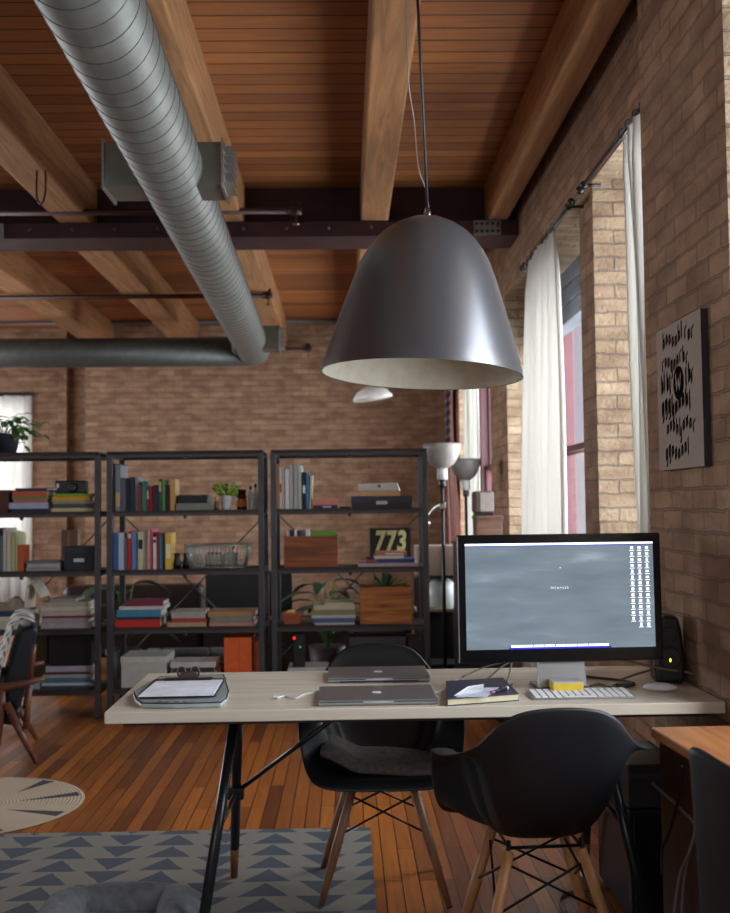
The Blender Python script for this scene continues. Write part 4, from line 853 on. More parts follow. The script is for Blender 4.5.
# pet bed
FUR=mat('grey_plush','6b6f74',.95,0,.18,30,bump=.8)
t=thing('pet_bed','grey plush pet bed with a raised rim lying on the triangle rug','pet bed',(-.73,3.02,.0125))
def sq(a,hx,hy,e=.42): 
    c,s=math.cos(a),math.sin(a); return (-.70+hx*math.copysign(abs(c)**e,c),3.14+hy*math.copysign(abs(s)**e,s))
pts=[]; 
for i in range(48):
    a=2*PI*i/48; x_,y_=sq(a,.18,.25); pts.append((x_,y_,.09+.006*math.sin(3*a)))
MB().tube(pts,[.066+.006*math.sin(5*2*PI*i/48) for i in range(48)],16,closed=True).build('bolster',FUR,t,sub=1)
rows=[]
for i in range(9):
    r=[]
    for j in range(25):
        a=2*PI*j/24; x_,y_=sq(a,.175*i/8+.0005,.245*i/8+.0005); r.append((x_,y_,.055+.018*math.cos(i/8*PI/2)+.006*math.sin(3*a+i)))
    rows.append(r)
MB().grid(rows).build('inner_cushion',mat('grey_plush_light','7d8186',.95,0,.2,35,bump=.8),t,solid=.03)
# ================================================================ DESK
ZT_=.75; dr=Matrix.Translation((.2,3.42,0))@Matrix.Rotation(.008,4,'Z')
t=thing('desk','long pale wooden plank desk on black steel trestles with wooden feet','desk',(.2,3.42,0))
DT=wood_mat('pale_limed_wood','d4cbba','bdb29f',.42,'X',.55)
rows=MB().box(-.903,.900,-.352,.35,.716,ZT_,dr).build('desktop',DT,t,bevel=.003)
MB().box(-.86,.86,-.3,.3,.700,.7158,dr).build('under_batten',cm('2a1a1e'),t)
DL=mat('black_steel_leg','2b2d31',.3,.5,.1)
def trestle(x,sgn):
    top=Vector((x,3.42,.70)); f1=Vector((x-sgn*.085,3.0,.0)); f2=Vector((x-sgn*.06,3.84,.0))
    for nm,ft,tp in (('front_leg',f1,top+Vector((.0,-.03,0))),('rear_leg',f2,top+Vector((sgn*.0,.03,0)))):
        a=ft.lerp(tp,.2); o=MB().tube([tp,a],.0165,14).build(nm,DL,t); MB().tube([a,ft],[.0165,.013],14).build('wooden_foot',wood_mat('foot_oak','8a5c38','6a4428',.5,'Z',1),o)
    p=f2.lerp(top+Vector((0,.03,0)),.52); q=f1.lerp(top+Vector((0,-.03,0)),.52); MB().tube([p,q],.009,10).build('crossbar',DL,t)
    MB().box(p.x-.028,p.x+.028,p.y-.03,p.y+.02,p.z-.02,p.z+.02).build('clamp',DL,t,bevel=.006)
    e=Vector((x+sgn*.38,3.42,.702)); MB().tube([p,e],.008,10).build('brace',DL,t)
trestle(-.355,1); trestle(.79,-1)
def D(px,py,Z=.75): return P(px,py,Z=Z)
# ---- clipboard on tablet
t=thing('graphics_tablet','pale grey curved tablet lying at the left end of the desk','tablet',D(180,700)+Vector((0,0,.0)))
fl_,fr2=D(141,708.5),D(221,707.5); bl,br2=D(160,681),D(224,679)
n=12; pts=[]
for i in range(n+1):
    s_=i/n; v=fl_.lerp(fr2,s_)+Vector((0,-.012*math.sin(PI*s_),0)); pts.append((v.x,v.y))
rim=[(D(133,697).x,D(133,697).y),(D(135,704).x,D(135,704).y)]+pts+[(D(227,703).x,D(227,703).y),(D(229,696).x,D(229,696).y),(br2.x,br2.y),(bl.x,bl.y)]
MB().prism(rim,'Z',.7506,.763).build('tablet_body',mat('tablet_grey','9aa3a0',.45),t,bevel=.004)
MB().prism([(x_,y_+.004) for x_,y_ in rim],'Z',.7632,.7655).build('edge_band',cm('1f2842'),t)
cx_=sum(p[0] for p in rim)/len(rim); cy_=sum(p[1] for p in rim)/len(rim)
MB().prism([(cx_+(x_-cx_)*.965,cy_+(y_-cy_)*.94+.006) for x_,y_ in rim],'Z',.7656,.768).build('surface',mat('tablet_surface','8d9896',.4),t)
for px in (160,167,177,185):
    v=D(px,702,.768); MB().box(v.x-.006,v.x+.006,v.y-.004,v.y+.004,.768,.7695).build('button',cm('5a6264'),t)
t=thing('clipboard','clipboard with blank white paper lying on the grey tablet','clipboard',D(182,690,.77))
q=[D(136.5,698,.7715),D(216,696.5,.7715),D(226.5,679,.7715),D(155,680,.7715)]; 
MB().hexa(q,[v+Vector((0,0,.004)) for v in q]).build('board',cm('3a2c30'),t,bevel=.0015)
q=[D(138,697,.776),D(213.5,695.5,.776),D(222.5,680.5,.776),D(156,682,.776)]
MB().hexa(q,[v+Vector((0,0,.003)) for v in q]).build('paper',mat('blank_paper','dfe3ec',.7),t)
v=D(188,680,.779); CLM=mat('clip_metal','4a3a38',.35,.7)
cl=MB().box(v.x-.078,v.x+.078,v.y-.012,v.y+.022,.7793,.785).build('clip_plate',CLM,t,bevel=.003)
for s in (-1,1):
    m=MB(); m.tube([(v.x+s*.022+.013*math.cos(a),v.y+.01,.802+.016*math.sin(a)) for a in [2*PI*i/16 for i in range(16)]],.003,6,closed=True).build('clip_loop',CLM,cl)
MB().prism([(v.x-.034,.785),(v.x+.034,.785),(v.x+.024,.803),(v.x-.024,.803)],'Y',v.y,v.y+.02).build('clip_spring',CLM,cl)
# ---- laptops
def laptop(c,wd,dp,rz,lab,feet):
    t=thing('laptop',lab,'laptop',c,rz,'closed silver laptops on the desk'); z=.0008
    MB().box(-wd/2,wd/2,-dp/2,dp/2,z+.001,z+.010).build('base',mat('laptop_silver','9ea0a2',.38,.7,.03),t,local=True,bevel=.0035,seg=3)
    l=MB().box(-wd/2,wd/2,-dp/2,dp/2,z+.0106,z+.017).build('lid',mat('laptop_lid','8f9193',.36,.75,.03),t,local=True,bevel=.003,seg=3)
    m=MB(); pts=[(0.016*math.cos(a)*(1-.12*math.cos(2*a)),.017*math.sin(a)) for a in [2*PI*i/20 for i in range(20)]]
    m.prism(pts,'Z',z+.017,z+.0174).build('logo',mat('logo_white','e4e6e8',.3),l,local=True)
    MB().box(-.045,.045,-dp/2-.0006,-dp/2+.004,z+.0075,z+.0125).build('lid_notch',mat('notch','c8cacc',.4,.5),l,local=True)
    if feet: MB().box(-wd/2+.04,wd/2-.04,-dp/2-.0006,-dp/2+.001,z+.0015,z+.0055).build('front_gap',cm('23264a'),t,local=True)
a=D(376,699); laptop(Vector((a.x+.003,a.y+.015,.75)),.352,.243,.012,'silver closed laptop nearer the front edge of the desk',False)
a=D(378,677); laptop(Vector((a.x,a.y+.005,.75)),.34,.235,.01,'silver closed laptop farther back, near the rear edge of the desk',True)
# white charging cable
WC=mat('white_cable','d4d6d8',.4)
def cable(pts,r,m,lab,name='cable',grp='cables on the desk',n=8,cat='cable'):
    o=MB().tube(smooth_curve(pts,n),r,8).build(name,m); tag(o,lab,cat,grp); return o
zc_=.7535
cable([D(277,698.5,zc_),D(285,696,zc_),D(296,698,zc_),D(306,694,zc_),D(330,690,zc_),D(372,688.5,zc_),D(400,690,zc_),D(430,692.5,zc_),D(442,691,zc_),D(450,684,zc_),D(460,679,zc_),D(470,683,zc_)],.0028,WC,'thin white charging cable running between the two laptops')
x_=D(277,698.5); t=MB().box(x_.x-.012,x_.x+.01,x_.y-.005,x_.y+.005,.7506,.7585).build('cable_plug',WC,bevel=.002); tag(t,'small white plug at the left end of the charging cable','plug')
# ---- notebook, papers, pen
q=[D(447,706.5),D(519,701),D(503,684.5),D(446,688)]
t=thing('notebook','navy notebook with cream pages lying left of the keyboard','notebook',(q[0]+q[2])/2)
def slab(q,z0,z1): return MB().hexa([Vector((v.x,v.y,z0)) for v in q],[Vector((v.x,v.y,z1)) for v in q])
qc=sum(q,Vector())/4; qi=[qc+(v-qc)*.975 for v in q]
slab(q,.7506,.753).build('back_cover',cm('252a48'),t); slab(qi,.7531,.769).build('pages',cm('c9bf9c',.8),t); slab(q,.7692,.7725).build('cover',cm('232846'),t,bevel=.001)
q=[D(456,696.5,.775),D(487,696,.775),D(499,687,.775),D(468,687.5,.775)]
t=slab(q,.7728,.774).build('envelope',mat('blue_white_paper','c9cfe4',.6)); tag(t,'pale blue envelope on the navy notebook, under the folded paper','envelope')
q=[D(454,694,.78),D(482,690,.78),D(484,679.5,.80),D(468,687,.79)]
m=MB().hexa([Vector((v.x,v.y,.7746+i*.004*(i>1))) for i,v in enumerate(q)],[Vector((v.x,v.y,.7756+i*.0055*(i>1))) for i,v in enumerate(q)]); t=m.build('folded_paper',mat('white_paper','c8cbd0',.7)); tag(t,'folded white paper on the envelope on the notebook','paper')
a_,b_=D(491,692.5,.777),D(507,688,.777); t=thing('pen','dark pen with a pink end lying on the notebook','pen',a_)
MB().tube([a_.lerp(b_,.2),b_],.0045,10).build('barrel',BLACK,t); MB().tube([a_,a_.lerp(b_,.19)],.0048,10).build('cap',cm('b06a74'),t); MB().ball(b_,.006,8,6).build('tip',mat('pen_white','d5d5d5',.4),t)
cable([D(462,697-20,.76),D(485,667,.775),D(511,661,.80),D(500,668,.79),D(484,682,.762)],.0028,mat('grey_cable','8d8478',.5),'beige cable loop hanging behind the notebook, left of the monitor stand')
cable([D(512,661,.80),D(509,675,.78),D(506,686,.755),D(512,684,.7535)],.003,mat('grey_cable','8d8478',.5),'beige cable with a white end dropping beside the notebook')
# ---- monitor
mc=Vector((.672,3.33,.75)); mz=.04; t=thing('monitor','large black rimmed computer monitor on an aluminium stand','monitor',mc,mz)
W_,H_=.325,.20; zc2=.288; TL=Matrix.Translation((0,-.02,zc2))@Matrix.Rotation(-.02,4,'X')
def mb(x0,x1,y0,y1,z0,z1): return MB().box(x0,x1,y0,y1,z0,z1,TL)
mb(-W_,W_,0,.03,-H_,H_).build('casing',mat('bezel_black','0d0e12',.2),t,local=True,bevel=.004)
mb(-W_,-W_+.0035,-.001,.0,-H_+.004,H_-.004).build('bezel_edge',ALU,t,local=True)
def screen_mat():
    m,nt,b=nodes('screen_picture'); N=nt.nodes; L=nt.links; tc=N.new('ShaderNodeTexCoord'); mp=N.new('ShaderNodeMapping'); mp.inputs['Scale'].default_value=(3,3,14); L.new(tc.outputs['Object'],mp.inputs[0])
    nz=N.new('ShaderNodeTexNoise'); nz.inputs['Scale'].default_value=1.5; nz.inputs['Detail'].default_value=3; L.new(mp.outputs[0],nz.inputs['Vector'])
    r=N.new('ShaderNodeValToRGB'); e=r.color_ramp.elements; e[0].position=.3; e[0].color=srgb('6a7883'); e[1].position=.6; e[1].color=srgb('788792'); x=e.new(.78); x.color=srgb('98a6b4'); L.new(nz.outputs[0],r.inputs[0])
    b.inputs['Base Color'].default_value=(.01,.01,.012,1); b.inputs['Roughness'].default_value=.08; L.new(r.outputs[0],b.inputs['Emission Color']); b.inputs['Emission Strength'].default_value=1.05; return m
sx0,sx1,sz0,sz1=-.300,.300,-.158,.172
scn=mb(sx0,sx1,-.0012,-.0001,sz0,sz1).build('screen',screen_mat(),t,local=True)
EMW=mat('screen_white','ffffff',.5,emit='e6ecff',es=1.6); EMB=mat('screen_blue','1a2a9a',.5,emit='1c2fd0',es=.9); EMV=mat('screen_violet','7080d0',.5,emit='5f70c8',es=.8)
def q_(x,z,w_,h_,m,nm,y=-.0022): return MB().box(x-w_/2,x+w_/2,y,y+.0008,z-h_/2,z+h_/2,TL).build(nm,m,scn,local=True)
q_(0,sz1-.003,.600,.006,EMW,'menu_bar'); q_(0,sz1-.0075,.600,.0025,EMB,'menu_bar_shadow')
q_(-.005,sz0+.009,.31,.007,EMW,'dock_icons'); q_(-.005,sz0+.003,.325,.006,EMB,'dock_shelf')
dr_=random.Random(4)
for i,c in enumerate(('d05040','60a050','4060c0','d0a040','c060a0','d04848')): q_(-.09+.035*i,sz0+.0095,.006,.005,mat('dock_'+c,c,.5,emit=c,es=1),'dock_icon',-.0027)
for col in range(3):
    nrow=(13,14,14)[col]
    for i in range(nrow):
        x=.232+.024*col; z=sz1-.019-.0185*i; k=dr_.choice(((.009,.009),(.007,.01),(.01,.007)))
        m=MB().box(x-k[0]/2,x+k[0]/2,-.0022,-.0014,z-k[1]/2,z+k[1]/2,TL).box(x-.0075,x+.0075,-.0022,-.0014,z-.0095,z-.0075,TL); m.build('desktop_icon',EMW,scn,local=True)
MX=TL@Matrix.Translation((-.002,-.0015,.032))@Matrix.Rotation(PI/2,4,'X'); text_mesh('mcovass',.014,.0002,mat('screen_text','c8d4de',.5,emit='b8c4d0',es=.9),'wallpaper_text',scn,MX,spacing=1.25)
MB().ball(TL@Vector((.001,-.002,.094)),.0022,8,6).build('wallpaper_dot',mat('screen_text','c8d4de'),scn,local=True)
m=MB(); pts=[(.0055*math.cos(a)*(1-.12*math.cos(2*a)),-.18+.006*math.sin(a)) for a in [2*PI*i/16 for i in range(16)]]
MB().prism([(x,z+.0) for x,z in pts],'Y',-.0215,-.0203).build('chin_logo',mat('logo_grey','9a9ca0',.3),t,local=True,M=Matrix.Translation((0,-.0,zc2)))
MB().prism([(-.09,.013),(-.1,.006),(-.1,.0006),(.1,.0006),(.1,.006),(.09,.013)],'Y',-.10,.09).build('stand_foot',mat('stand_alu','8e9193',.35,.8,.03),t,local=True,bevel=.002) if False else None
sa=mat('stand_alu','9b9e9f',.32,.8,.03); sw=.077
MB().box(-sw,sw,-.10,.10,.0006,.0105).build('stand_foot',mat('stand_foot_alu','6c6a68',.4,.7,.03),t,local=True,bevel=.002)
MB().hexa([(-sw,-.035,.011),(sw,-.035,.011),(sw,-.02,.011),(-sw,-.02,.011)],[(-sw+.004,-.002,.115),(sw-.004,-.002,.115),(sw-.004,.012,.115),(-sw+.004,.012,.115)]).build('stand_neck',sa,t,local=True,bevel=.002)
MB().tube([(0,.005,.115),(0,.012,.23)],.02,14).build('stand_hinge',sa,t,local=True)
a=D(566,688,.765); t=thing('note_pad','yellow sticky note block on the foot of the monitor stand','note pad',(a.x,a.y,.761),.03)
zf=.0012; MB().box(-.046,.046,-.035,.035,zf,zf+.024).build('note_block',mat('sticky_yellow','d9bb3c',.7),t,local=True); MB().box(-.0465,.0465,-.0355,.0355,zf+.0242,zf+.027).build('top_sheet',mat('sheet_white','b9bcc0',.7),t,local=True)
# keyboard with individual keys
a=D(580,696); t=thing('keyboard','slim white and silver keyboard in front of the monitor stand','keyboard',(a.x,a.y,.75),.02)
KW,KD=.31,.115; MB().hexa([(-KW/2,-KD/2,.0006),(KW/2,-KD/2,.0006),(KW/2,KD/2,.0006),(-KW/2,KD/2,.0006)],[(-KW/2,-KD/2,.005),(KW/2,-KD/2,.005),(KW/2,KD/2,.012),(-KW/2,KD/2,.012)]).build('keyboard_body',ALU,t,local=True,bevel=.0015)
km=MB().box(-.0085,.0085,-.0078,.0078,0,.003).build('key',mat('white_key','dfe0e0',.5),t,local=True,bevel=.0008)
km2=MB().box(-.05,.05,-.0078,.0078,0,.003).build('space_key',mat('white_key','dfe0e0',.5),t,local=True,bevel=.0008)
def kp(o,x,y): o.location=(x,y,.0057+(y+KD/2)/KD*.007)
first=True
for r in range(6):
    y=KD/2-.013-.0185*r
    for c in range(14):
        x=-KW/2+.0165+.0213*c
        if r==5 and 4<=c<=8: continue
        if first: o=km; first=False
        else: o=km.copy(); COL.objects.link(o)
        kp(o,x,y)
kp(km2,-KW/2+.0165+.0213*6,KD/2-.013-.0185*5)
a=D(660,691); t=thing('mouse','white computer mouse right of the keyboard','mouse',(a.x,a.y,.75),-.25)
MB().ball((0,0,.0125),1,20,12,(.052,.028,.0135)).build('mouse_body',mat('mouse_white','e2e4e6',.25),t,local=True); MB().ball((-.025,0,.0245),.004,8,6).build('scroll_ball',cm('8a8c90'),t,local=True)
GC=mat('dark_cable','3a342e',.5); BC=mat('tan_cable','776a5a',.5)
cable([D(617,657,.84),D(640,664,.82),D(665,669,.80),D(690,673,.785),D(703,680,.765),D(709,688,.7535)],.0042,BC,'thick tan cable arching from behind the monitor to the brick wall')
cable([D(620,680,.755),D(640,673,.775),D(660,668,.79),D(672,668,.79)],.0038,BC,'tan cable curving up from the desk to meet the thick tan one')
cable([D(582,676,.754),D(600,678,.754),D(620,680,.754),D(634,683,.754)],.004,GC,'dark cable lying on the desk behind the yellow note pad')
cable([D(590,686,.754),D(600,684,.754),D(612,687,.754),D(620,684,.754)],.0035,BC,'short tan cable behind the keyboard')
v=D(624,687); t=MB().ball((v.x,v.y,.757),1,14,8,(.04,.02,.0062)).build('cable_adapter',mat('adapter','3c3630',.5)); tag(t,'small dark oval adapter between the keyboard and the mouse','adapter')
# speaker
a=P(678,690,Z=.75); a=Vector((1.042,3.43,.75)); t=thing('desk_speaker','black desktop speaker with a glowing green light by the brick wall','speaker',a,-.12)
MB().prism([(-.045,0.001),(.045,.001),(.05,.06),(.04,.17),(.03,.215),(-.02,.22),(-.035,.17),(-.05,.06)],'Y',-.05,.06).build('speaker_body',mat('speaker_black','15161a',.35),t,local=True,bevel=.012,seg=3)
for z,r in ((.16,.024),(.085,.034)):
    MB().lathe([(.003,-.004),(r*.8,.0),(r,.006),(r*.92,.007)],(-.0,-.051,z),22,Matrix.Rotation(PI/2,3,'X')).build('driver',mat('driver_black','1e2026',.3),t,local=True)
MB().ball((.0,-.056,.078),1,12,8,(.0045,.003,.0085)).build('green_light',mat('green_glow','a0e000',.4,emit='aef000',es=3),t,local=True)
# ================================================================ SHELL CHAIRS
WL=wood_mat('dowel_oak','b98555','9a6a40',.5,'Z',1); WIRE=mat('black_wire','15161a',.35,.6)
RIM=[(0,-.238,.425),(.12,-.24,.427),(.20,-.228,.435),(.25,-.19,.46),(.278,-.13,.52),(.292,-.06,.60),(.302,.01,.648),(.308,.07,.662),(.305,.12,.664),(.285,.165,.668),(.25,.20,.682),(.215,.225,.705),(.185,.25,.74),(.155,.272,.775),(.115,.287,.80),(.06,.294,.812),(0,.296,.815)]
def shell_chair(name,lab,loc,rz,leg):
    t=thing(name,lab,'chair',loc,rz,'black shell armchairs at the desk')
    half=smooth_curve(RIM,3); full=half+[Vector((-v.x,v.y,v.z)) for v in half[-2:0:-1]]; full.append(full[0])
    c=Vector((0,-.03,.408)); rows=[]; R=14
    for i in range(R+1):
        r=i/R; row_=[]
        for v in full:
            arm=max(0,min(1,(abs(v.x)-.2)/.07))*max(0,min(1,(v.z-.5)/.12))*max(0,min(1,(.76-v.z)/.06))
            bk=max(0,min(1,(v.y-.1)/.12))
            g0=r**.7; ga=g0*.79 if r<.82 else .82**.7*.79+(1-.82**.7*.79)*((r-.82)/.18)**1.2
            ga=min(ga,1) if r<1 else 1
            g=g0*(1-arm)+ga*arm; h=r**(3.2-.9*bk)*(1-arm)+min(1,(r/.87)**3.2)*arm
            front=max(0,min(1,(-.12-v.y)/.08)); z=c.z+(v.z-c.z)*h+front*(.012*math.sin(PI*r) - .03*max(0,r-.85)/.15)
            row_.append((c.x+(v.x-c.x)*g,c.y+(v.y-c.y)*g,z))
        rows.append(row_)
    MB().grid(rows[1:] if False else rows).build('shell',BLACKM,t,local=True,solid=.007,sub=1,off=0,weld=True)
    for sx in (-1,1):
        for sy in (-1,1):
            a=Vector((sx*.10,sy*.11-.02,.388)); b=Vector((sx*.215,sy*.185-.0,.0)); o=MB().tube([a,a.lerp(b,.5),b],[.0145,.0165,.0105],14).build('leg',leg,t,local=True)
            MB().tube([b+(a-b)*.012,b],[.011,.0115],12).build('foot_cap',BLACK,o,local=True)
            MB().tube([a+Vector((0,0,.03)),a.lerp(b,.1)],.006,8).build('leg_bracket',WIRE,t,local=True)
    L=lambda sx,sy,k: Vector((sx*.10,sy*.11-.02,.388)).lerp(Vector((sx*.215,sy*.185,0)),k)
    for s1_,s2_ in (((-1,-1),(1,-1)),((1,-1),(1,1)),((1,1),(-1,1)),((-1,1),(-1,-1))):
        for k1,k2 in ((.08,.4),(.4,.08)): MB().tube([L(*s1_,k1),L(*s2_,k2)],.0038,8).build('wire_strut',WIRE,t,local=True)
    MB().box(-.13,.13,-.15,.11,.385,.393).build('mount_plate',WIRE,t,local=True) if False else MB().tube([(-.1,-.13,.397),(.1,-.13,.397),(.1,.09,.397),(-.1,.09,.397)],.005,8,closed=True).build('mount_frame',WIRE,t,local=True)
    return t
far=shell_chair('shell_armchair','black shell armchair on the far side of the desk with a folded blanket',Vector((.115,3.73,.0)),.0,wood_mat('dowel_walnut','94694a','6e4a32',.5,'Z',1))
near=shell_chair('shell_armchair','black shell armchair nearest the viewer, its back turned, before the monitor',Vector((.53,3.0,0)),PI+.06,WL)
# folded blanket in the far chair
rows=[]
for i in range(13):
    r=[]
    for j in range(19):
        u_,v_=j/18-.5,i/12-.5; e=(1-(2*abs(u_))**4)*(1-(2*abs(v_))**4); lift=.085*max(0,-u_-.2)*3.2+.02*max(0,u_-.3)
        r.append((.115+u_*.42,3.69+v_*.27,.438+.04*e**.6+lift+.008*math.sin(8*v_+5*u_)))
    rows.append(r)
o=MB().grid(rows).build('folded_blanket',mat('grey_brown_wool','57504a',.95,0,.3,60,bump=.6),solid=.03,sub=1); tag(o,'folded grey brown woollen blanket on the seat of the far chair','blanket')
# ================================================================ UNDER AND BESIDE THE DESK
t=thing('computer_tower','black computer tower on the floor under the right end of the desk','computer',(.98,3.57,0))
MB().box(.885,1.075,3.36,3.78,.012,.36).build('tower_case',mat('tower_black','0c0d10',.45),t,bevel=.006)
MB().box(.90,1.06,3.352,3.3595,.03,.34).build('front_panel',mat('tower_front','121318',.3),t,bevel=.002)
for a in (.905,1.055):
    for y in (3.40,3.74): MB().lathe([(.014,0),(.014,.012)],(a,y,0),10).build('foot',BLACK,t)
t=thing('drive_box','dark grey drive box lying on top of the computer tower','drive',(.95,3.55,.36)); MB().box(.89,1.06,3.37,3.7,.3608,.50).build('drive_body',cm('2c2a2d'),t,bevel=.005); MB().box(.895,1.055,3.364,3.3698,.46,.475).build('tray_slot',cm('3c393c'),t)
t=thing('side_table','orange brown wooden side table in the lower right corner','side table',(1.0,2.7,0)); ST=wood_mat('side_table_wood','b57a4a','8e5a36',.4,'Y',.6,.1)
q=[P(650,727,Z=.70),P(737,725,Z=.70),Vector((1.107,2.5,.7)),P(731,774,Z=.70)]
MB().hexa([v-Vector((0,0,.028)) for v in q],q).build('table_top',ST,t,bevel=.005)
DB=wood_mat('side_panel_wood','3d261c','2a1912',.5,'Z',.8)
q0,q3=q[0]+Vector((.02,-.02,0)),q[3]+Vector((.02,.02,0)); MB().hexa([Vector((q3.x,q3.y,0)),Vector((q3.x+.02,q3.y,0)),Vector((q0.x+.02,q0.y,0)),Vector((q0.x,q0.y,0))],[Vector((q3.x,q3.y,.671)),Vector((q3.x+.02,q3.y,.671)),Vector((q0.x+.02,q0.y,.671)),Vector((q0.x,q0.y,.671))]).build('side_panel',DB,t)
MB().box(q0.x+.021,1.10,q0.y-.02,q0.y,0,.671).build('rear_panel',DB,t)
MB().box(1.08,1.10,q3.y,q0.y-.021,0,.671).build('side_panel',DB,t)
# dark chair at lower right corner
v=P(690,752,Y=2.16); t=thing('side_chair','dark wooden side chair cut off by the lower right corner','chair',(v.x,2.16,0),-.75); BW=mat('black_stained_wood','1c1d20',.5,0,.15,10,stretch=(10,10,1))
rows=[]
for i in range(11):
    k=i/10; z=.44+(v.z+.028-.44)*k; r=[]
    for j in range(13):
        q=j/12; xx=.012*(1-k)+q*.30; r.append((xx,-.035*math.sin(PI*q)-.02*k,z-.09*q*k-.012*(1-min(1,q/.1))**2*(k>.95)))
    rows.append(r)
MB().grid(rows).build('backrest',BW,t,local=True,solid=.014,sub=1)
MB().box(.0,.30,.02,.30,.43,.455).build('seat',BW,t,local=True,bevel=.01)
for a in (.02,.28):
    for y in (.03,.28): MB().tube([(a,y,.43),(a,y,0)],[.016,.011],10).build('leg',BW,t,local=True)
# cables under the desk
WGC=mat('pale_grey_cable','6f6a66',.5)
def C3(*l): return [P(x,y,Y=Y_) for x,y,Y_ in l]
def CX(*l): return [P(x,y,X=X_) for x,y,X_ in l]
cable(CX((652,783,.862),(668,797,.862),(684,812,.862),(695,826,.868),(690,850,.862),(680,875,.858),(674,915,.855),(673,940,.855)),.0045,WGC,'pale cable hanging under the desk against the side table panel',grp='cables under the desk')
cable(CX((697,832,.868),(691,850,.868),(684,880,.866),(681,930,.864)),.0035,WGC,'second pale cable hanging just right of the first under the desk',grp='cables under the desk')
cable(CX((682,766,.85),(679,795,.85),(670,830,.85),(662,850,.85),(662,875,.85)),.004,cm('101012'),'black cable hanging behind the pale ones under the desk',grp='cables under the desk')
o=cable([P(663,863,Z=.03),P(640,874,Z=.012),P(605,886,Z=.006),P(570,892,Z=.006),P(560,900,Z=.006),P(566,912,Z=.006)],.005,WGC,'pale cable snaking over the floor under the desk',grp='cables under the desk')
# ================================================================ PENDANT LAMPS
lc=P(421.5,375,Y=3.08); lt=Matrix.Rotation(.052,3,'Y')@Matrix.Rotation(-.028,3,'X')
t=thing('pendant_lamp','large dark grey bell shaped pendant lamp hanging over the desk','pendant lamp',lc,rot=lt.to_quaternion().to_matrix())
k=.297/.1; prof=[(.297,0),(.2955,.012),(.287,.045),(.26,.135),(.232,.222),(.212,.282),(.192,.335),(.174,.368),(.150,.402),(.121,.430),(.088,.451),(.055,.466),(.02,.474),(.001,.476)]
SHD=mat('satin_grey_metal','6e6f72',.3,.6,.03,4)
MB().lathe(prof,(0,0,0),96,caps=False).build('lamp_shade',SHD,t,local=True)
MB().lathe([(r-.004 if r>.01 else r,z-.004*(z>.4)) for r,z in prof],(0,0,0),96,caps=False).build('shade_lining',mat('cream_lining','cfc8b4',.6),t,local=True)
MB().lathe([(.297,0),(.2985,-.001),(.293,-.001),(.293,.001)],(0,0,0),96,caps=False).build('shade_rim',mat('rim_grey','7a7a78',.4,.5),t,local=True)
MB().lathe([(.012,.47),(.014,.476),(.009,.5),(.005,.505)],(0,0,0),16).build('cord_grip',mat('chrome','b5b5b5',.2,1),t,local=True)
MB().lathe([(.02,.3),(.022,.38),(.02,.45)],(0,0,0),16).build('socket',WHITE,t,local=True)
MB().ball((0,0,.265),.035,16,10).build('bulb',mat('frosted_bulb','d6d4ca',.3),t,local=True)
top=lc+lt@Vector((0,0,.5)); cz=Vector((.218,3.08,ZB))
MB().tube([top,cz],.0045,8).build('cord',BLACK,t)
MB().tube(smooth_curve([cz+Vector((-.01,0,-.3)),cz+Vector((-.018,.0,-.7)),P(414,120,Y=3.12),P(418,165,Y=3.12),P(426,190,Y=3.12),top+Vector((.006,0,-.01))],6),.0018,6).build('suspension_wire',mat('bright_wire','9a9488',.3,.6),t)
MB().lathe([(.045,-.025),(.05,-.02),(.05,0)],cz,24).build('ceiling_cup',BLACK,t)
lc2=P(373,399,Y=9.0); t=thing('pendant_lamp','small white pendant lamp far back, below the big grey one','pendant lamp',lc2,rot=Matrix.Rotation(-.12,3,'Y'))
MB().lathe([(.17,0),(.168,.02),(.13,.07),(.07,.1),(.02,.12)],(0,0,0),40,caps=False).build('lamp_shade',mat('white_shade','e4e0da',.5),t,local=True,solid=.004)
MB().lathe([(.001,.001),(.164,.004),(.164,.012)],(0,0,0),40,caps=False).build('diffuser',mat('diffuser_white','dedad2',.5),t,local=True)
MB().tube([lc2+Vector((-.01,0,.12)),Vector((.235,9.0,ZB))],.004,8).build('cord',BLACK,t)
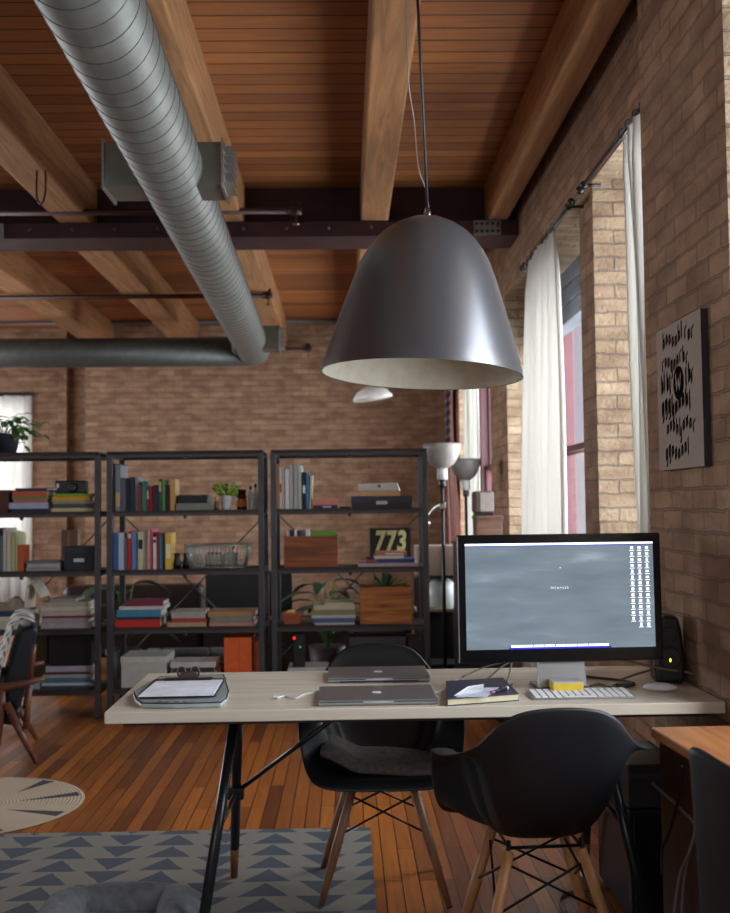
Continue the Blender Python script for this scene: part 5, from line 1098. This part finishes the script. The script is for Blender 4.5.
# ================================================================ LETTERED ART PANEL ON THE BRICK PIER
ya,yb_=3.60,3.15; za,zb_=1.442,1.922; XP=1.108
t=thing('art_panel','square pale panel with black hand lettering hanging on the brick pier','art panel',(XP-.012,(ya+yb_)/2,za))
MB().box(XP-.022,XP-.001,yb_,ya,za,zb_).build('panel_board',mat('panel_edge','2b2c33',.6),t)
MB().box(XP-.0235,XP-.0222,yb_,ya,za,zb_).build('panel_face',mat('panel_face','a0948a',1,0,.04,spec=.05),t)
INK=mat('ink','1a1716',1,0,.02,10,spec=0); XF=XP-.0246
def ap(u,v): return (ya+(yb_-ya)*u, zb_+(za-zb_)*v)   # u from left, v from top as seen from the room
def stroke(pts,w0,ang=.9):
    m=MB(); nx,nz=math.cos(ang)*w0/2,math.sin(ang)*w0/2; L_=[ap(*p) for p in pts]
    a=[(y-nx,z+nz) for y,z in L_]; b=[(y+nx,z-nz) for y,z in L_]; 
    rows=[[(XF,)+p for p in a],[(XF,)+p for p in b]]; return m.grid(rows,False)
rows_=[(.115,'bnnnnblinr',.15,.87,.5),(.27,'rnnpnnrbi',.12,.74,.5),(.42,'hlbl',.09,.36,.8),(.42,'lbi',.66,.84,.7),(.565,'gypfnnnhl',.09,.80,.7),(.72,'nnnhfxxnr',.2,.86,.4),(.885,'ypnxnnnl',.16,.74,.5)]
rg=random.Random(21)
for vi,txt,u0,u1,sz in rows_:
    n=len(txt); du=(u1-u0)/n; x=.05*sz/.5*.8
    for i,ch in enumerate(txt):
        u=u0+du*(i+.5); y=vi-.02*math.sin(i*1.3); m=MB(); w0=.013 if sz<.6 else .018
        def add(p): 
            s=stroke(p,w0); m._add(s.v,s.f)
        up=.045+.045*sz; 
        asc=.05 if ch in 'bhlf' else 0; dsc=.05 if ch in 'gypf' else 0
        add([(u-du*.2,y-up*.5-asc),(u-du*.22,y),(u-du*.15,y+up*.5+dsc*.3)])
        if ch in 'mnhbgypx': add([(u-du*.2,y-up*.35),(u+du*.15,y-up*.5),(u+du*.22,y+up*.35)])
        if dsc: add([(u+du*.2,y-up*.4),(u+du*.22,y+up*.5+dsc),(u-du*.1,y+up*.5+dsc*.9)])
        if ch in 'rxi': add([(u-du*.05,y-up*.5),(u+du*.35,y-up*.65)])
        m.build('letter',INK,t)
m=MB(); cy,cz_=ap(.51,.42); m.prism([(cy+.052*math.cos(2*PI*i/40),cz_+.055*math.sin(2*PI*i/40)) for i in range(40)],'X',XF-.0004,XF).build('letter_disc',INK,t)
PF=mat('panel_face','a79a90'); 
for pts in ([(.455,.36),(.475,.47)],[(.475,.47),(.51,.39)],[(.51,.39),(.54,.47)],[(.54,.47),(.565,.36)]):
    s=stroke(pts,.013); s.v=[v-Vector((.001,0,0)) for v in s.v]; s.build('letter',PF,t)
# ---------------------------------------------------------------- second flap of plug strip near wall
